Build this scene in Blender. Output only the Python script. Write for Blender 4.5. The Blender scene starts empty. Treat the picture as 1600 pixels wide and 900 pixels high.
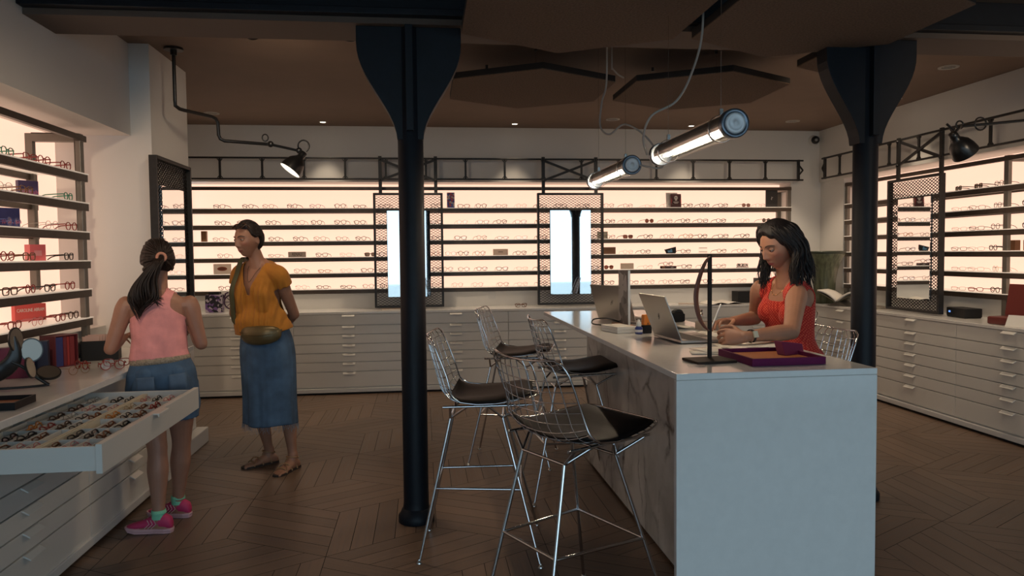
import bpy, bmesh, math, random
from mathutils import Vector, Matrix, noise
random.seed(7)
PI = math.pi
sc = bpy.context.scene
C = sc.collection

# ------------------------------------------------------------------ camera
def setup_camera():
    yaw, pitch, roll = math.radians(6.86), math.radians(-2.62), math.radians(0.57)
    F = Vector((math.sin(yaw)*math.cos(pitch), math.cos(yaw)*math.cos(pitch), math.sin(pitch)))
    R = Vector((math.cos(yaw), -math.sin(yaw), 0))
    U = R.cross(F)
    R2 = R*math.cos(roll) - U*math.sin(roll)
    U2 = U*math.cos(roll) + R*math.sin(roll)
    cd = bpy.data.cameras.new('camera')
    cd.sensor_width = 36.0
    cd.lens = 36.0*1155/1600
    cd.clip_start = 0.05
    cam = bpy.data.objects.new('camera', cd)
    cam.matrix_world = Matrix(((R2.x, U2.x, -F.x, 0), (R2.y, U2.y, -F.y, 0), (R2.z, U2.z, -F.z, 1.45), (0, 0, 0, 1)))
    C.objects.link(cam)
    sc.camera = cam
setup_camera()

# ------------------------------------------------------------------ world, exposure, light
sc.view_settings.view_transform = 'Standard'
sc.view_settings.look = 'None'
sc.view_settings.gamma = 1.0
sc.view_settings.use_curve_mapping = False
sc.view_settings.exposure = 0.0
w = bpy.data.worlds.new('daylight'); sc.world = w
w.use_nodes = True
w.node_tree.nodes['Background'].inputs[0].default_value = (0.60, 0.82, 1.0, 1)
w.node_tree.nodes['Background'].inputs[1].default_value = 2.45
PANEL = 1.0            # brightness of the lit shelf backs
DARK_W = 60.0          # the deep, glare-free downlights
SPOT_W = 18.0           # ceiling downlights
# warm fill spots, unseen, added to brighten cabinets, pillar and floor: (x, y), target, watts, cone
ADDED_FILL_SPOTS = [((-0.95, 4.42), (-0.6, 7.8, 0.7), 42, 120), ((3.05, 4.42), (3.5, 7.6, 0.8), 50, 120), ((-1.0, 1.3), (-2.02, 5.24, 1.25), 150, 38), ((3.4, 1.2), (4.5, 5.4, 1.4), 115, 75), ((-0.40, 4.42), (-0.5, 4.0, 0.0), 38, 100)]
sc.cycles.use_denoising = True
sc.cycles.max_bounces = 7
sc.cycles.diffuse_bounces = 4
sc.cycles.glossy_bounces = 4
sc.cycles.transmission_bounces = 6
sc.cycles.transparent_max_bounces = 16
sc.cycles.caustics_reflective = False
sc.cycles.caustics_refractive = False
sc.cycles.sample_clamp_indirect = 4.0

def area_portal():
    l = bpy.data.lights.new('shop_window_portal', 'AREA')
    l.shape = 'RECTANGLE'; l.size = 6.2; l.size_y = 2.45
    l.cycles.is_portal = True
    o = bpy.data.objects.new('shop_window_portal', l)
    o.location = (1.3, -1.55, 1.3); o.rotation_euler = (PI/2, 0, 0)
    C.objects.link(o)
area_portal()

# ------------------------------------------------------------------ materials
def mat(name, col, rough=0.5, metal=0.0, spec=0.5, var=0.0, vscale=8.0, bump=0.0, bscale=60.0, emit=None, estr=0.0,
        stretch=None, attr=None, coat=0.0, sheen=0.0):
    m = bpy.data.materials.new(name); m.use_nodes = True
    nt = m.node_tree; b = nt.nodes['Principled BSDF']
    def L(a, c): nt.links.new(a, c)
    b.inputs['Base Color'].default_value = (*col, 1)
    b.inputs['Roughness'].default_value = rough
    b.inputs['Metallic'].default_value = metal
    b.inputs['Specular IOR Level'].default_value = spec
    b.inputs['Coat Weight'].default_value = coat
    b.inputs['Sheen Weight'].default_value = sheen
    if emit:
        b.inputs['Emission Color'].default_value = (*emit, 1); b.inputs['Emission Strength'].default_value = estr
    src = None
    if attr:
        a = nt.nodes.new('ShaderNodeAttribute'); a.attribute_name = attr; src = a.outputs['Color']
    if var or bump:
        tc = nt.nodes.new('ShaderNodeTexCoord'); out = tc.outputs['Object']
        if stretch:
            mp = nt.nodes.new('ShaderNodeMapping'); mp.inputs['Scale'].default_value = stretch
            L(out, mp.inputs[0]); out = mp.outputs[0]
    if var:
        n = nt.nodes.new('ShaderNodeTexNoise'); n.inputs['Scale'].default_value = vscale; n.inputs['Detail'].default_value = 4
        L(out, n.inputs['Vector'])
        mr = nt.nodes.new('ShaderNodeMapRange'); mr.inputs['From Min'].default_value = 0.25; mr.inputs['From Max'].default_value = 0.75
        mr.inputs['To Min'].default_value = 1-var; mr.inputs['To Max'].default_value = 1+var
        L(n.outputs[0], mr.inputs[0])
        mx = nt.nodes.new('ShaderNodeMix'); mx.data_type = 'RGBA'; mx.blend_type = 'MULTIPLY'; mx.inputs[0].default_value = 1
        if src: L(src, mx.inputs[6])
        else: mx.inputs[6].default_value = (*col, 1)
        L(mr.outputs[0], mx.inputs[7]); src = mx.outputs[2]
    if src: L(src, b.inputs['Base Color'])
    if bump:
        n2 = nt.nodes.new('ShaderNodeTexNoise'); n2.inputs['Scale'].default_value = bscale; n2.inputs['Detail'].default_value = 3
        L(out, n2.inputs['Vector'])
        bp = nt.nodes.new('ShaderNodeBump'); bp.inputs['Strength'].default_value = bump; bp.inputs['Distance'].default_value = 0.01
        L(n2.outputs[0], bp.inputs['Height']); L(bp.outputs[0], b.inputs['Normal'])
    return m

def lens_mat(name, tint=(1, 1, 1), gloss=0.06):
    m = bpy.data.materials.new(name); m.use_nodes = True
    nt = m.node_tree; nt.nodes.clear()
    o = nt.nodes.new('ShaderNodeOutputMaterial'); mx = nt.nodes.new('ShaderNodeMixShader')
    t = nt.nodes.new('ShaderNodeBsdfTransparent'); t.inputs[0].default_value = (*tint, 1)
    g = nt.nodes.new('ShaderNodeBsdfGlossy'); g.inputs['Roughness'].default_value = 0.03
    mx.inputs[0].default_value = gloss
    nt.links.new(t.outputs[0], mx.inputs[1]); nt.links.new(g.outputs[0], mx.inputs[2]); nt.links.new(mx.outputs[0], o.inputs[0])
    return m

def marble_mat():
    m = mat('marble', (0.72, 0.70, 0.66), 0.25)
    nt = m.node_tree; b = nt.nodes['Principled BSDF']
    tc = nt.nodes.new('ShaderNodeTexCoord')
    n0 = nt.nodes.new('ShaderNodeTexNoise'); n0.inputs['Scale'].default_value = 1.6; n0.inputs['Detail'].default_value = 6
    nt.links.new(tc.outputs['Object'], n0.inputs['Vector'])
    ad = nt.nodes.new('ShaderNodeMix'); ad.data_type = 'VECTOR'; ad.inputs[0].default_value = 0.35
    nt.links.new(tc.outputs['Object'], ad.inputs[4]); nt.links.new(n0.outputs['Color'], ad.inputs[5])
    mp = nt.nodes.new('ShaderNodeMapping'); mp.inputs['Scale'].default_value = (1, 3.2, 1.6); mp.inputs['Rotation'].default_value = (0.5, 0, 0)
    nt.links.new(ad.outputs[1], mp.inputs[0])
    v = nt.nodes.new('ShaderNodeTexVoronoi'); v.feature = 'DISTANCE_TO_EDGE'; v.inputs['Scale'].default_value = 1.5
    nt.links.new(mp.outputs[0], v.inputs['Vector'])
    cr = nt.nodes.new('ShaderNodeValToRGB')
    cr.color_ramp.elements[0].position = 0.0; cr.color_ramp.elements[0].color = (0.16, 0.14, 0.13, 1)
    cr.color_ramp.elements[1].position = 0.045; cr.color_ramp.elements[1].color = (1, 1, 1, 1)
    nt.links.new(v.outputs['Distance'], cr.inputs[0])
    n3 = nt.nodes.new('ShaderNodeTexNoise'); n3.inputs['Scale'].default_value = 3.0; n3.inputs['Detail'].default_value = 8; n3.inputs['Roughness'].default_value = 0.7
    nt.links.new(tc.outputs['Object'], n3.inputs['Vector'])
    cr2 = nt.nodes.new('ShaderNodeValToRGB')
    cr2.color_ramp.elements[0].position = 0.42; cr2.color_ramp.elements[0].color = (0, 0, 0, 1)
    cr2.color_ramp.elements[1].position = 0.60; cr2.color_ramp.elements[1].color = (1, 1, 1, 1)
    nt.links.new(n3.outputs[0], cr2.inputs[0])
    mx = nt.nodes.new('ShaderNodeMix'); mx.data_type = 'RGBA'
    nt.links.new(cr2.outputs[0], mx.inputs[0]); mx.inputs[6].default_value = (1, 1, 1, 1); nt.links.new(cr.outputs[0], mx.inputs[7])
    n4 = nt.nodes.new('ShaderNodeTexNoise'); n4.inputs['Scale'].default_value = 5.0; n4.inputs['Detail'].default_value = 8
    nt.links.new(ad.outputs[1], n4.inputs['Vector'])
    cr3 = nt.nodes.new('ShaderNodeValToRGB')
    cr3.color_ramp.elements[0].position = 0.3; cr3.color_ramp.elements[0].color = (0.42, 0.40, 0.37, 1)
    cr3.color_ramp.elements[1].position = 0.62; cr3.color_ramp.elements[1].color = (0.74, 0.72, 0.68, 1)
    nt.links.new(n4.outputs[0], cr3.inputs[0])
    m2 = nt.nodes.new('ShaderNodeMix'); m2.data_type = 'RGBA'; m2.blend_type = 'MULTIPLY'; m2.inputs[0].default_value = 1
    nt.links.new(cr3.outputs[0], m2.inputs[6]); nt.links.new(mx.outputs[2], m2.inputs[7])
    nt.links.new(m2.outputs[2], b.inputs['Base Color'])
    return m

M = {}
M['wall'] = mat('white_paint', (0.68, 0.66, 0.63), 0.7, var=0.02, vscale=3)
M['ceiling'] = mat('brown_ceiling', (0.19, 0.128, 0.094), 0.8, var=0.05, vscale=4)
M['beam'] = mat('navy_steel', (0.0045, 0.0075, 0.013), 0.5, spec=0.3, var=0.2, vscale=20)
M['iron'] = mat('blackened_iron', (0.018, 0.017, 0.017), 0.45, metal=0.3, var=0.25, vscale=30)
M['bronze'] = mat('bronze_steel', (0.075, 0.055, 0.042), 0.42, metal=0.5, var=0.15, vscale=25)
M['steelgrey'] = mat('grey_steel_post', (0.16, 0.145, 0.125), 0.4, metal=0.6, var=0.1, vscale=12)
M['white'] = mat('white_lacquer', (0.68, 0.655, 0.61), 0.32, var=0.015, vscale=2)
M['quartz'] = mat('white_quartz', (0.74, 0.72, 0.69), 0.13, var=0.03, vscale=30)
M['plinth'] = mat('white_plinth', (0.62, 0.61, 0.59), 0.45)
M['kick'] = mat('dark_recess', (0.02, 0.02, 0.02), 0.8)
M['panel'] = mat('backlit_acrylic', (0.25, 0.22, 0.18), 0.5, emit=(1.0, 0.615, 0.45), estr=1.17*PANEL)
M['shelfglass'] = mat('frosted_shelf_added_glow', (0.80, 0.76, 0.70), 0.35, emit=(1.0, 0.80, 0.62), estr=0.30)  # faint glow put into the boards so they look brightly lit
M['mirror'] = mat('mirror_silver', (0.86, 0.88, 0.88), 0.02, metal=1.0)
M['chrome'] = mat('chrome_wire', (0.72, 0.73, 0.75), 0.12, metal=1.0)
M['steel'] = mat('polished_steel', (0.60, 0.58, 0.55), 0.16, metal=1.0)
M['leather'] = mat('black_leather', (0.009, 0.007, 0.0065), 0.5, spec=0.2, bump=0.12, bscale=220)
M['marble'] = marble_mat()
M['felt'] = mat('brown_felt', (0.125, 0.080, 0.055), 0.95, var=0.35, vscale=90, bump=0.35, bscale=160)
M['feltedge'] = mat('black_felt_edge', (0.015, 0.013, 0.013), 0.9)
M['rubber'] = mat('black_rubber', (0.015, 0.015, 0.015), 0.6)
M['black'] = mat('matt_black', (0.009, 0.009, 0.010), 0.55, spec=0.3)
M['lampblack'] = mat('satin_black_enamel', (0.010, 0.010, 0.011), 0.3)
M['lampwhite'] = mat('lamp_inner_white', (0.75, 0.73, 0.7), 0.4, emit=(1, 0.9, 0.75), estr=0.7)
M['led'] = mat('led_diffuser', (0.9, 0.85, 0.75), 0.4, emit=(1.0, 0.80, 0.58), estr=125.0)
M['glow'] = mat('downlight_glow', (0.9, 0.85, 0.75), 0.4, emit=(1.0, 0.86, 0.66), estr=6.0)
M['ringwhite'] = mat('downlight_ring', (0.45, 0.42, 0.38), 0.5)
M['lens'] = lens_mat('clear_lens')
M['glass'] = lens_mat('clear_glass', (0.96, 0.98, 0.98), 0.10)
M['window'] = lens_mat('window_glass', (0.95, 0.97, 0.97), 0.06)
M['tubeglass'] = lens_mat('tube_glass', (0.93, 0.92, 0.90), 0.24)
M['reflector'] = mat('brushed_reflector', (0.46, 0.44, 0.41), 0.34, metal=0.6)
M['caprim'] = mat('blue_grey_cap_rim', (0.16, 0.19, 0.23), 0.3, metal=0.8)
M['capdisc'] = mat('satin_aluminium_disc', (0.80, 0.82, 0.84), 0.6, metal=0.35)
M['smallmirror'] = mat('hazy_small_mirror', (0.24, 0.225, 0.20), 0.36, metal=1.0)
M['sunlens'] = lens_mat('brown_sun_lens', (0.16, 0.07, 0.05), 0.08)
M['greylens'] = lens_mat('grey_sun_lens', (0.13, 0.11, 0.09), 0.08)
M['paper'] = mat('paper', (0.74, 0.70, 0.64), 0.7)
M['cable'] = mat('grey_cable', (0.42, 0.38, 0.34), 0.35)
M['blackcable'] = mat('black_cable', (0.012, 0.012, 0.012), 0.5)
M['alu'] = mat('silver_aluminium', (0.50, 0.46, 0.42), 0.33, metal=0.85)
M['asphalt'] = mat('pavement', (0.55, 0.54, 0.52), 0.9, var=0.1, vscale=3)

# ------------------------------------------------------------------ mesh helpers
class MB:
    def __init__(s): s.v = []; s.f = []; s.sm = []
    def add(s, vs, fs, smooth=False):
        o = len(s.v); s.v += [tuple(v) for v in vs]
        s.f += [tuple(i+o for i in f) for f in fs]; s.sm += [smooth]*len(fs)
        return s
    def box(s, x0, x1, y0, y1, z0, z1):
        vs = [(x0,y0,z0),(x1,y0,z0),(x1,y1,z0),(x0,y1,z0),(x0,y0,z1),(x1,y0,z1),(x1,y1,z1),(x0,y1,z1)]
        return s.add(vs, [(3,2,1,0),(4,5,6,7),(0,1,5,4),(1,2,6,5),(2,3,7,6),(3,0,4,7)])
    def obox(s, c, ax, ay, az):
        c, ax, ay, az = map(Vector, (c, ax, ay, az)); vs = []
        for k in (-1, 1):
            for i, j in ((-1,-1),(1,-1),(1,1),(-1,1)): vs.append(c+ax*i+ay*j+az*k)
        return s.add(vs, [(3,2,1,0),(4,5,6,7),(0,1,5,4),(1,2,6,5),(2,3,7,6),(3,0,4,7)])
    def bar(s, p, q, w, h, up=(0,0,1)):
        p, q = Vector(p), Vector(q); d = (q-p); L = d.length; d.normalize()
        sd = d.cross(Vector(up))
        if sd.length < 1e-4: sd = d.cross(Vector((1,0,0)))
        sd.normalize(); u = sd.cross(d)
        return s.obox((p+q)/2, sd*w/2, u*h/2, d*L/2)
    def tube(s, pts, r, n=8, closed=False, caps=True, ry=None, up=None):
        P = [Vector(p) for p in pts]; N = len(P)
        R = r if isinstance(r, (list, tuple)) else [r]*N
        vs = []; fs = []
        T = []
        for i in range(N):
            a = P[(i-1) % N] if (closed or i > 0) else P[i]
            b = P[(i+1) % N] if (closed or i < N-1) else P[i]
            t = (b-a); t = t.normalized() if t.length > 1e-9 else Vector((0,0,1)); T.append(t)
        u = Vector(up) if up else None
        if u is None:
            u = Vector((0,0,1)) if abs(T[0].z) < 0.9 else Vector((1,0,0))
        x = (u - T[0]*u.dot(T[0])).normalized()
        for i in range(N):
            x = x - T[i]*x.dot(T[i])
            if x.length < 1e-6: x = T[i].orthogonal()
            x.normalize(); y = T[i].cross(x)
            e = (ry[i] if isinstance(ry, (list, tuple)) else ry) if ry else R[i]
            for k in range(n):
                a = 2*PI*k/n
                vs.append(P[i] + x*math.cos(a)*R[i] + y*math.sin(a)*e)
        for i in range(N if closed else N-1):
            j = (i+1) % N
            for k in range(n):
                l = (k+1) % n
                fs.append((i*n+k, i*n+l, j*n+l, j*n+k))
        s.add(vs, fs, True)
        if caps and not closed:
            s.add([vs[k] for k in range(n)], [tuple(range(n-1,-1,-1))])
            s.add([vs[(N-1)*n+k] for k in range(n)], [tuple(range(n))])
        return s
    def lathe(s, prof, n=24, c=(0,0,0), axis=(0,0,1), smooth=True, caps=True):
        c = Vector(c); a = Vector(axis).normalized(); x = a.orthogonal().normalized(); y = a.cross(x)
        vs = []; fs = []
        for r, z in prof:
            for k in range(n):
                t = 2*PI*k/n; vs.append(c + a*z + (x*math.cos(t)+y*math.sin(t))*r)
        for i in range(len(prof)-1):
            for k in range(n):
                l = (k+1) % n; fs.append((i*n+k, i*n+l, (i+1)*n+l, (i+1)*n+k))
        s.add(vs, fs, smooth)
        if caps:
            if prof[0][0] > 1e-6: s.add(vs[:n], [tuple(range(n-1,-1,-1))])
            if prof[-1][0] > 1e-6: s.add(vs[-n:], [tuple(range(n))])
        return s
    def prism(s, poly, z0, z1, f=lambda p, z: (p[0], p[1], z)):
        n = len(poly); vs = [f(p, z0) for p in poly] + [f(p, z1) for p in poly]
        fs = [tuple(range(n-1,-1,-1)), tuple(range(n,2*n))] + [(i,(i+1)%n,(i+1)%n+n,i+n) for i in range(n)]
        return s.add(vs, fs)
    def sphere(s, c, r, n=16, m=10, sx=1, sy=1, sz=1):
        c = Vector(c); vs = []; fs = []
        for i in range(m+1):
            t = PI*i/m
            for k in range(n):
                a = 2*PI*k/n
                vs.append(c+Vector((math.sin(t)*math.cos(a)*r*sx, math.sin(t)*math.sin(a)*r*sy, math.cos(t)*r*sz)))
        for i in range(m):
            for k in range(n):
                l = (k+1) % n; fs.append((i*n+k, (i+1)*n+k, (i+1)*n+l, i*n+l))
        return s.add(vs, fs, True)
    def grid(s, fn, nu, nv, smooth=True):
        vs = [fn(i/nu, j/nv) for i in range(nu+1) for j in range(nv+1)]
        fs = [(i*(nv+1)+j, (i+1)*(nv+1)+j, (i+1)*(nv+1)+j+1, i*(nv+1)+j+1) for i in range(nu) for j in range(nv)]
        return s.add(vs, fs, smooth)
    def mesh(s, name, m, weld=False):
        me = bpy.data.meshes.new(name); me.from_pydata(s.v, [], s.f)
        me.polygons.foreach_set('use_smooth', s.sm)
        if m: me.materials.append(m)
        bm = bmesh.new(); bm.from_mesh(me)
        if weld: bmesh.ops.remove_doubles(bm, verts=bm.verts, dist=1e-5)
        bmesh.ops.recalc_face_normals(bm, faces=bm.faces); bm.to_mesh(me); bm.free()
        me.update()
        return me
    def build(s, name, m, parent=None, bevel=0, loc=None, rot=None, solid=0, sub=0, weld=False, segs=2):
        o = bpy.data.objects.new(name, s.mesh(name, m, weld or bevel > 0 or solid or sub)); C.objects.link(o)
        if parent: o.parent = parent
        if loc: o.location = loc
        if rot: o.rotation_euler = rot
        if solid:
            md = o.modifiers.new('solid', 'SOLIDIFY'); md.thickness = solid; md.offset = 0
        if sub:
            md = o.modifiers.new('sub', 'SUBSURF'); md.levels = sub; md.render_levels = sub
        if bevel:
            md = o.modifiers.new('bevel', 'BEVEL'); md.width = bevel; md.segments = segs; md.limit_method = 'ANGLE'; md.angle_limit = 0.7
        return o

def tag(o, label=None, cat=None, group=None, kind=None):
    if label: o['label'] = label
    if cat: o['category'] = cat
    if group: o['group'] = group
    if kind: o['kind'] = kind
    return o
def thing(name, label, cat, loc=(0,0,0), rz=0.0, group=None, rot=None):
    o = bpy.data.objects.new(name, None); C.objects.link(o)
    o.empty_display_size = 0.1
    o.location = loc; o.rotation_euler = rot if rot else (0, 0, rz)
    return tag(o, label, cat, group)
def copy_tree(o, parent=None):
    c = o.copy(); C.objects.link(c)
    if parent: c.parent = parent
    for ch in KIDS.get(o.name, []):
        copy_tree(ch, c)
    return c
KIDS = {}
def index_kids(root):
    for o in list(C.objects):
        if o.parent is not None:
            l = KIDS.setdefault(o.parent.name, [])
            if o not in l: l.append(o)
def struct(o): o['kind'] = 'structure'; return o
def text_mesh(body, size, name, m, parent, loc, rot, depth=0.0006, sx=1.0, align='CENTER', space=1.0):
    cu = bpy.data.curves.new(name, 'FONT'); cu.body = body; cu.size = size; cu.extrude = depth
    cu.align_x = align; cu.align_y = 'CENTER'; cu.space_character = space; cu.resolution_u = 3
    t = bpy.data.objects.new(name+'_tmp', cu)
    dg = bpy.context.evaluated_depsgraph_get()
    C.objects.link(t); dg.update()
    me = bpy.data.meshes.new_from_object(t.evaluated_get(dg))
    bpy.data.objects.remove(t)
    me.materials.clear(); me.materials.append(m); me.name = name
    o = bpy.data.objects.new(name, me); C.objects.link(o)
    o.parent = parent; o.location = loc; o.rotation_euler = rot; o.scale = (sx, 1, 1)
    return o
ORD = ['first','second','third','fourth','fifth','sixth','seventh','eighth','ninth','tenth','eleventh','twelfth']
# ------------------------------------------------------------------ the room
ZC = 2.873
def floor():
    b = MB(); cols = []
    s = 0.62; h = s*math.sqrt(3)/2
    # three rhombi per hexagon, each cut into planks
    base = MB().box(-2.7, 5.2, -1.7, 8.7, -0.05, -0.004).build('floor', M['kick'])
    dirs = [Vector((math.cos(math.radians(90+a)), math.sin(math.radians(90+a)), 0))*s for a in (0, 120, 240)]
    n = 5; g = 0.0019
    X0, X1, Y0, Y1 = -2.65, 5.15, -1.65, 8.65
    for i in range(-6, 9):
        for j in range(-14, 16):
            c = Vector((0.05 + i*2*h + (h if j % 2 else 0), 3.9 + j*1.5*s, 0))
            if not (X0-1 < c.x < X1+1 and Y0-1 < c.y < Y1+1): continue
            for k in range(3):
                a, d = dirs[k], dirs[(k+1) % 3]
                for q in range(n):
                    p0 = c + d*(q/n); e = d/n
                    gi = a.normalized()*g; gj = d.normalized()*g
                    quad = [p0+gi+gj, p0+a-gi+gj, p0+a+e-gi-gj, p0+e+gi-gj]
                    cen = sum(quad, Vector())/4
                    if not (X0-.3 < cen.x < X1+.3 and Y0-.3 < cen.y < Y1+.3): continue
                    quad = [Vector((min(max(v.x, X0), X1), min(max(v.y, Y0), Y1), 0)) for v in quad]
                    b.add(quad, [(0,1,2,3)]); t = random.uniform(0.86, 1.14); cols.append((t, k, q))
    me = bpy.data.meshes.new('floor'); me.from_pydata(b.v, [], b.f)
    ca = me.color_attributes.new('tone', 'FLOAT_COLOR', 'CORNER')
    uv = me.uv_layers.new(name='UVMap')
    for pi, p in enumerate(me.polygons):
        t, k, q = cols[pi]
        off = random.uniform(0, 50)
        vs = [me.vertices[me.loops[li].vertex_index].co for li in p.loop_indices]
        ax = dirs[k].normalized(); ay = Vector((-ax.y, ax.x, 0))
        for li, co in zip(p.loop_indices, vs):
            ca.data[li].color = (0.150*t, 0.098*t, 0.068*t, 1)
            uv.data[li].uv = (co.dot(ax)+off, co.dot(ay)+off)
    m = mat('parquet', (0.07, 0.05, 0.04), 0.33, attr='tone')
    nt = m.node_tree; bs = nt.nodes['Principled BSDF']
    u = nt.nodes.new('ShaderNodeUVMap'); u.uv_map = 'UVMap'
    mp = nt.nodes.new('ShaderNodeMapping'); mp.inputs['Scale'].default_value = (2, 40, 1)
    nz = nt.nodes.new('ShaderNodeTexNoise'); nz.inputs['Scale'].default_value = 1.5; nz.inputs['Detail'].default_value = 5
    nt.links.new(u.outputs[0], mp.inputs[0]); nt.links.new(mp.outputs[0], nz.inputs['Vector'])
    mr = nt.nodes.new('ShaderNodeMapRange'); mr.inputs[1].default_value = .3; mr.inputs[2].default_value = .7; mr.inputs[3].default_value = .75; mr.inputs[4].default_value = 1.25
    nt.links.new(nz.outputs[0], mr.inputs[0])
    at = [x for x in nt.nodes if x.type == 'ATTRIBUTE'][0]
    mx = nt.nodes.new('ShaderNodeMix'); mx.data_type = 'RGBA'; mx.blend_type = 'MULTIPLY'; mx.inputs[0].default_value = 1
    nt.links.new(at.outputs['Color'], mx.inputs[6]); nt.links.new(mr.outputs[0], mx.inputs[7]); nt.links.new(mx.outputs[2], bs.inputs['Base Color'])
    m2 = nt.nodes.new('ShaderNodeMapRange'); m2.inputs[1].default_value = .3; m2.inputs[2].default_value = .7; m2.inputs[3].default_value = .30; m2.inputs[4].default_value = .46
    nt.links.new(nz.outputs[0], m2.inputs[0]); nt.links.new(m2.outputs[0], bs.inputs['Roughness'])
    bp = nt.nodes.new('ShaderNodeBump'); bp.inputs['Strength'].default_value = .12; bp.inputs['Distance'].default_value = .004
    nt.links.new(nz.outputs[0], bp.inputs['Height']); nt.links.new(bp.outputs[0], bs.inputs['Normal'])
    # merge planks and the dark bed beneath into one floor mesh
    bm = bmesh.new(); bm.from_mesh(me)
    base.data.materials.append(m)
    o = bpy.data.objects.new('floor_planks', me); me.materials.append(m); C.objects.link(o)
    o.name = 'floor_parquet'
    o.parent = base
    struct(base)
floor()

def room():
    W = M['wall']
    struct(MB().box(-2.7, 5.2, -1.7, 8.9, ZC, ZC+0.1).build('ceiling', M['ceiling']))
    # back wall: upper bulkhead, strip below the lit niche, end piece at the right corner, niche lining
    b = MB()
    b.box(-2.7, 5.2, 8.35, 8.75, 2.265, ZC)
    b.box(-2.7, 5.2, 8.35, 8.75, 0, 1.03)
    b.box(4.345, 5.2, 8.35, 8.75, 1.03, 2.265)
    b.box(-2.7, 4.345, 8.64, 8.75, 1.03, 2.265)
    struct(b.build('wall_back', W))
    b = MB()
    b.box(4.70, 5.2, -1.7, 8.35, 2.265, ZC)
    b.box(4.78, 5.2, -1.7, 8.35, 0, 1.03)
    b.box(4.72, 5.2, 7.86, 8.35, 1.03, 2.265)
    b.box(5.02, 5.2, -1.7, 7.86, 1.03, 2.265)
    struct(b.build('wall_right', W))
    b = MB()
    b.box(-2.7, -1.92, -1.7, 5.24, 2.265, ZC)
    b.box(-2.7, -2.12, -1.7, 5.24, 0, 1.0)
    b.box(-2.7, -2.40, -1.7, 5.24, 1.0, 2.265)
    struct(b.build('wall_left', W))
    b = MB()
    b.box(-2.7, -1.79, 5.24, 6.02, 0, ZC)
    b.box(-2.7, -2.62, 6.02, 8.35, 0, ZC)
    struct(b.build('pillar_white', W))
    struct(MB().box(-1.79, -1.70, 5.24, 6.03, 0, 0.115).build('baseboard_pillar', M['plinth'], bevel=0.006))
    # street side: shop front with three big panes, seen only in the mirrors
    b = MB()
    b.box(-2.7, -1.95, -1.75, -1.6, 0, ZC); b.box(4.5, 5.2, -1.75, -1.6, 0, ZC)
    b.box(-1.95, 4.5, -1.75, -1.6, 2.6, ZC)
    struct(b.build('wall_front', M['beam']))
    for i, (x0, x1) in enumerate(((-1.95, 0.15), (0.25, 2.35), (2.45, 4.5))):
        f = MB()
        f.box(x0, x1, -1.72, -1.66, 0.0, 0.10); f.box(x0, x1, -1.72, -1.66, 2.52, 2.6)
        f.box(x0-.05, x0+.06, -1.72, -1.66, 0, 2.6); f.box(x1-.06, x1+.05, -1.72, -1.66, 0, 2.6)
        o = struct(f.build('window_%d' % (i+1), M['beam']))
        MB().box(x0+.06, x1-.06, -1.695, -1.688, 0.10, 2.52).build('window_pane', M['window'], o)
    struct(MB().box(-14, 18, -22, -1.75, -0.10, -0.05).build('street_pavement', M['asphalt']))
room()

def steel_frame():
    # H beam across the room with a broad bottom plate
    b = MB()
    struct(MB().box(-1.92, 4.70, 3.92, 4.25, 2.645, 2.675).build('beam_bottom_plate', mat('brown_plate', (0.10, 0.07, 0.055), 0.7)))
    b.box(-1.92, 4.70, 3.86, 3.93, 2.675, 2.71)
    b.box(-1.92, 4.70, 3.97, 4.20, 2.675, ZC)
    struct(b.build('ceiling_beam', M['beam'], bevel=0.004))
    for nm, x, y in (('column_left', -0.055, 4.02), ('column_right', 2.545, 4.02)):
        r = 0.068
        b = MB()
        b.lathe([(0.098,0),(0.098,0.035),(0.086,0.05),(0.078,0.07),(r+0.003,0.075),(r,0.11),(r,2.645)], 32, (x, y, 0))
        # curved bracket plates on both sides
        prof = []
        for t in [i/14 for i in range(15)]:
            zz = 2.06 + 0.585*t
            ww = r + 0.205*(0.5-0.5*math.cos(PI*min(1, t*1.18)))**0.9
            prof.append((ww, zz))
        poly = [(w_, z) for w_, z in prof] + [(-w_, z) for w_, z in reversed(prof)]
        b.prism(poly, -0.055, 0.055, lambda p, z: (x+p[0], y+z, p[1]))
        # central stiffening rib
        b.box(x-0.02, x+0.02, y-0.105, y+0.105, 2.10, 2.645)
        struct(b.build(nm, M['beam'], bevel=0.003))
steel_frame()

# ------------------------------------------------------------------ acoustic hexagons
def hexagons():
    S = 0.655
    data = [((0.795,5.455,2.65), S, 'left brown hexagon acoustic panel of the back pair, over the stools'),
            ((2.075,5.425,2.65), S, 'right brown hexagon acoustic panel of the back pair, behind the tube pendant'),
            ((0.785,3.565,2.595), S, 'big brown hexagon acoustic panel at top beside the left column'),
            ((2.02,3.555,2.595), S, 'big brown hexagon acoustic panel at top beside the right column'),
            ((2.66,4.52,2.655), 0.24, 'small brown acoustic panel partly hidden behind the right column bracket')]
    for i, (c, s, lab) in enumerate(data):
        t = thing('acoustic_panel', lab, 'acoustic panel', c, 0, 'hexagonal acoustic ceiling panels')
        poly = [(s*math.sin(k*PI/3), s*math.cos(k*PI/3)) for k in range(6)]
        MB().prism(poly, 0, 0.006).build('felt_face', M['felt'], t)
        MB().prism(poly, 0.006, 0.045).build('panel_body', M['feltedge'], t)
        for (px, py) in ((s*.45, s*.25), (-s*.45, s*.25), (0, -s*.55)):
            zt = min(ZC, 2.873) - c[2]
            MB().tube([(px,py,0.044),(px,py,zt)], 0.0012, 5).build('hanging_wire', M['steel'], t)
            MB().lathe([(0.011, zt-0.028),(0.011, zt-0.004),(0.014, zt)], 10, (px,py,0)).build('wire_mount', M['lampblack'], t)
hexagons()

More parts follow.
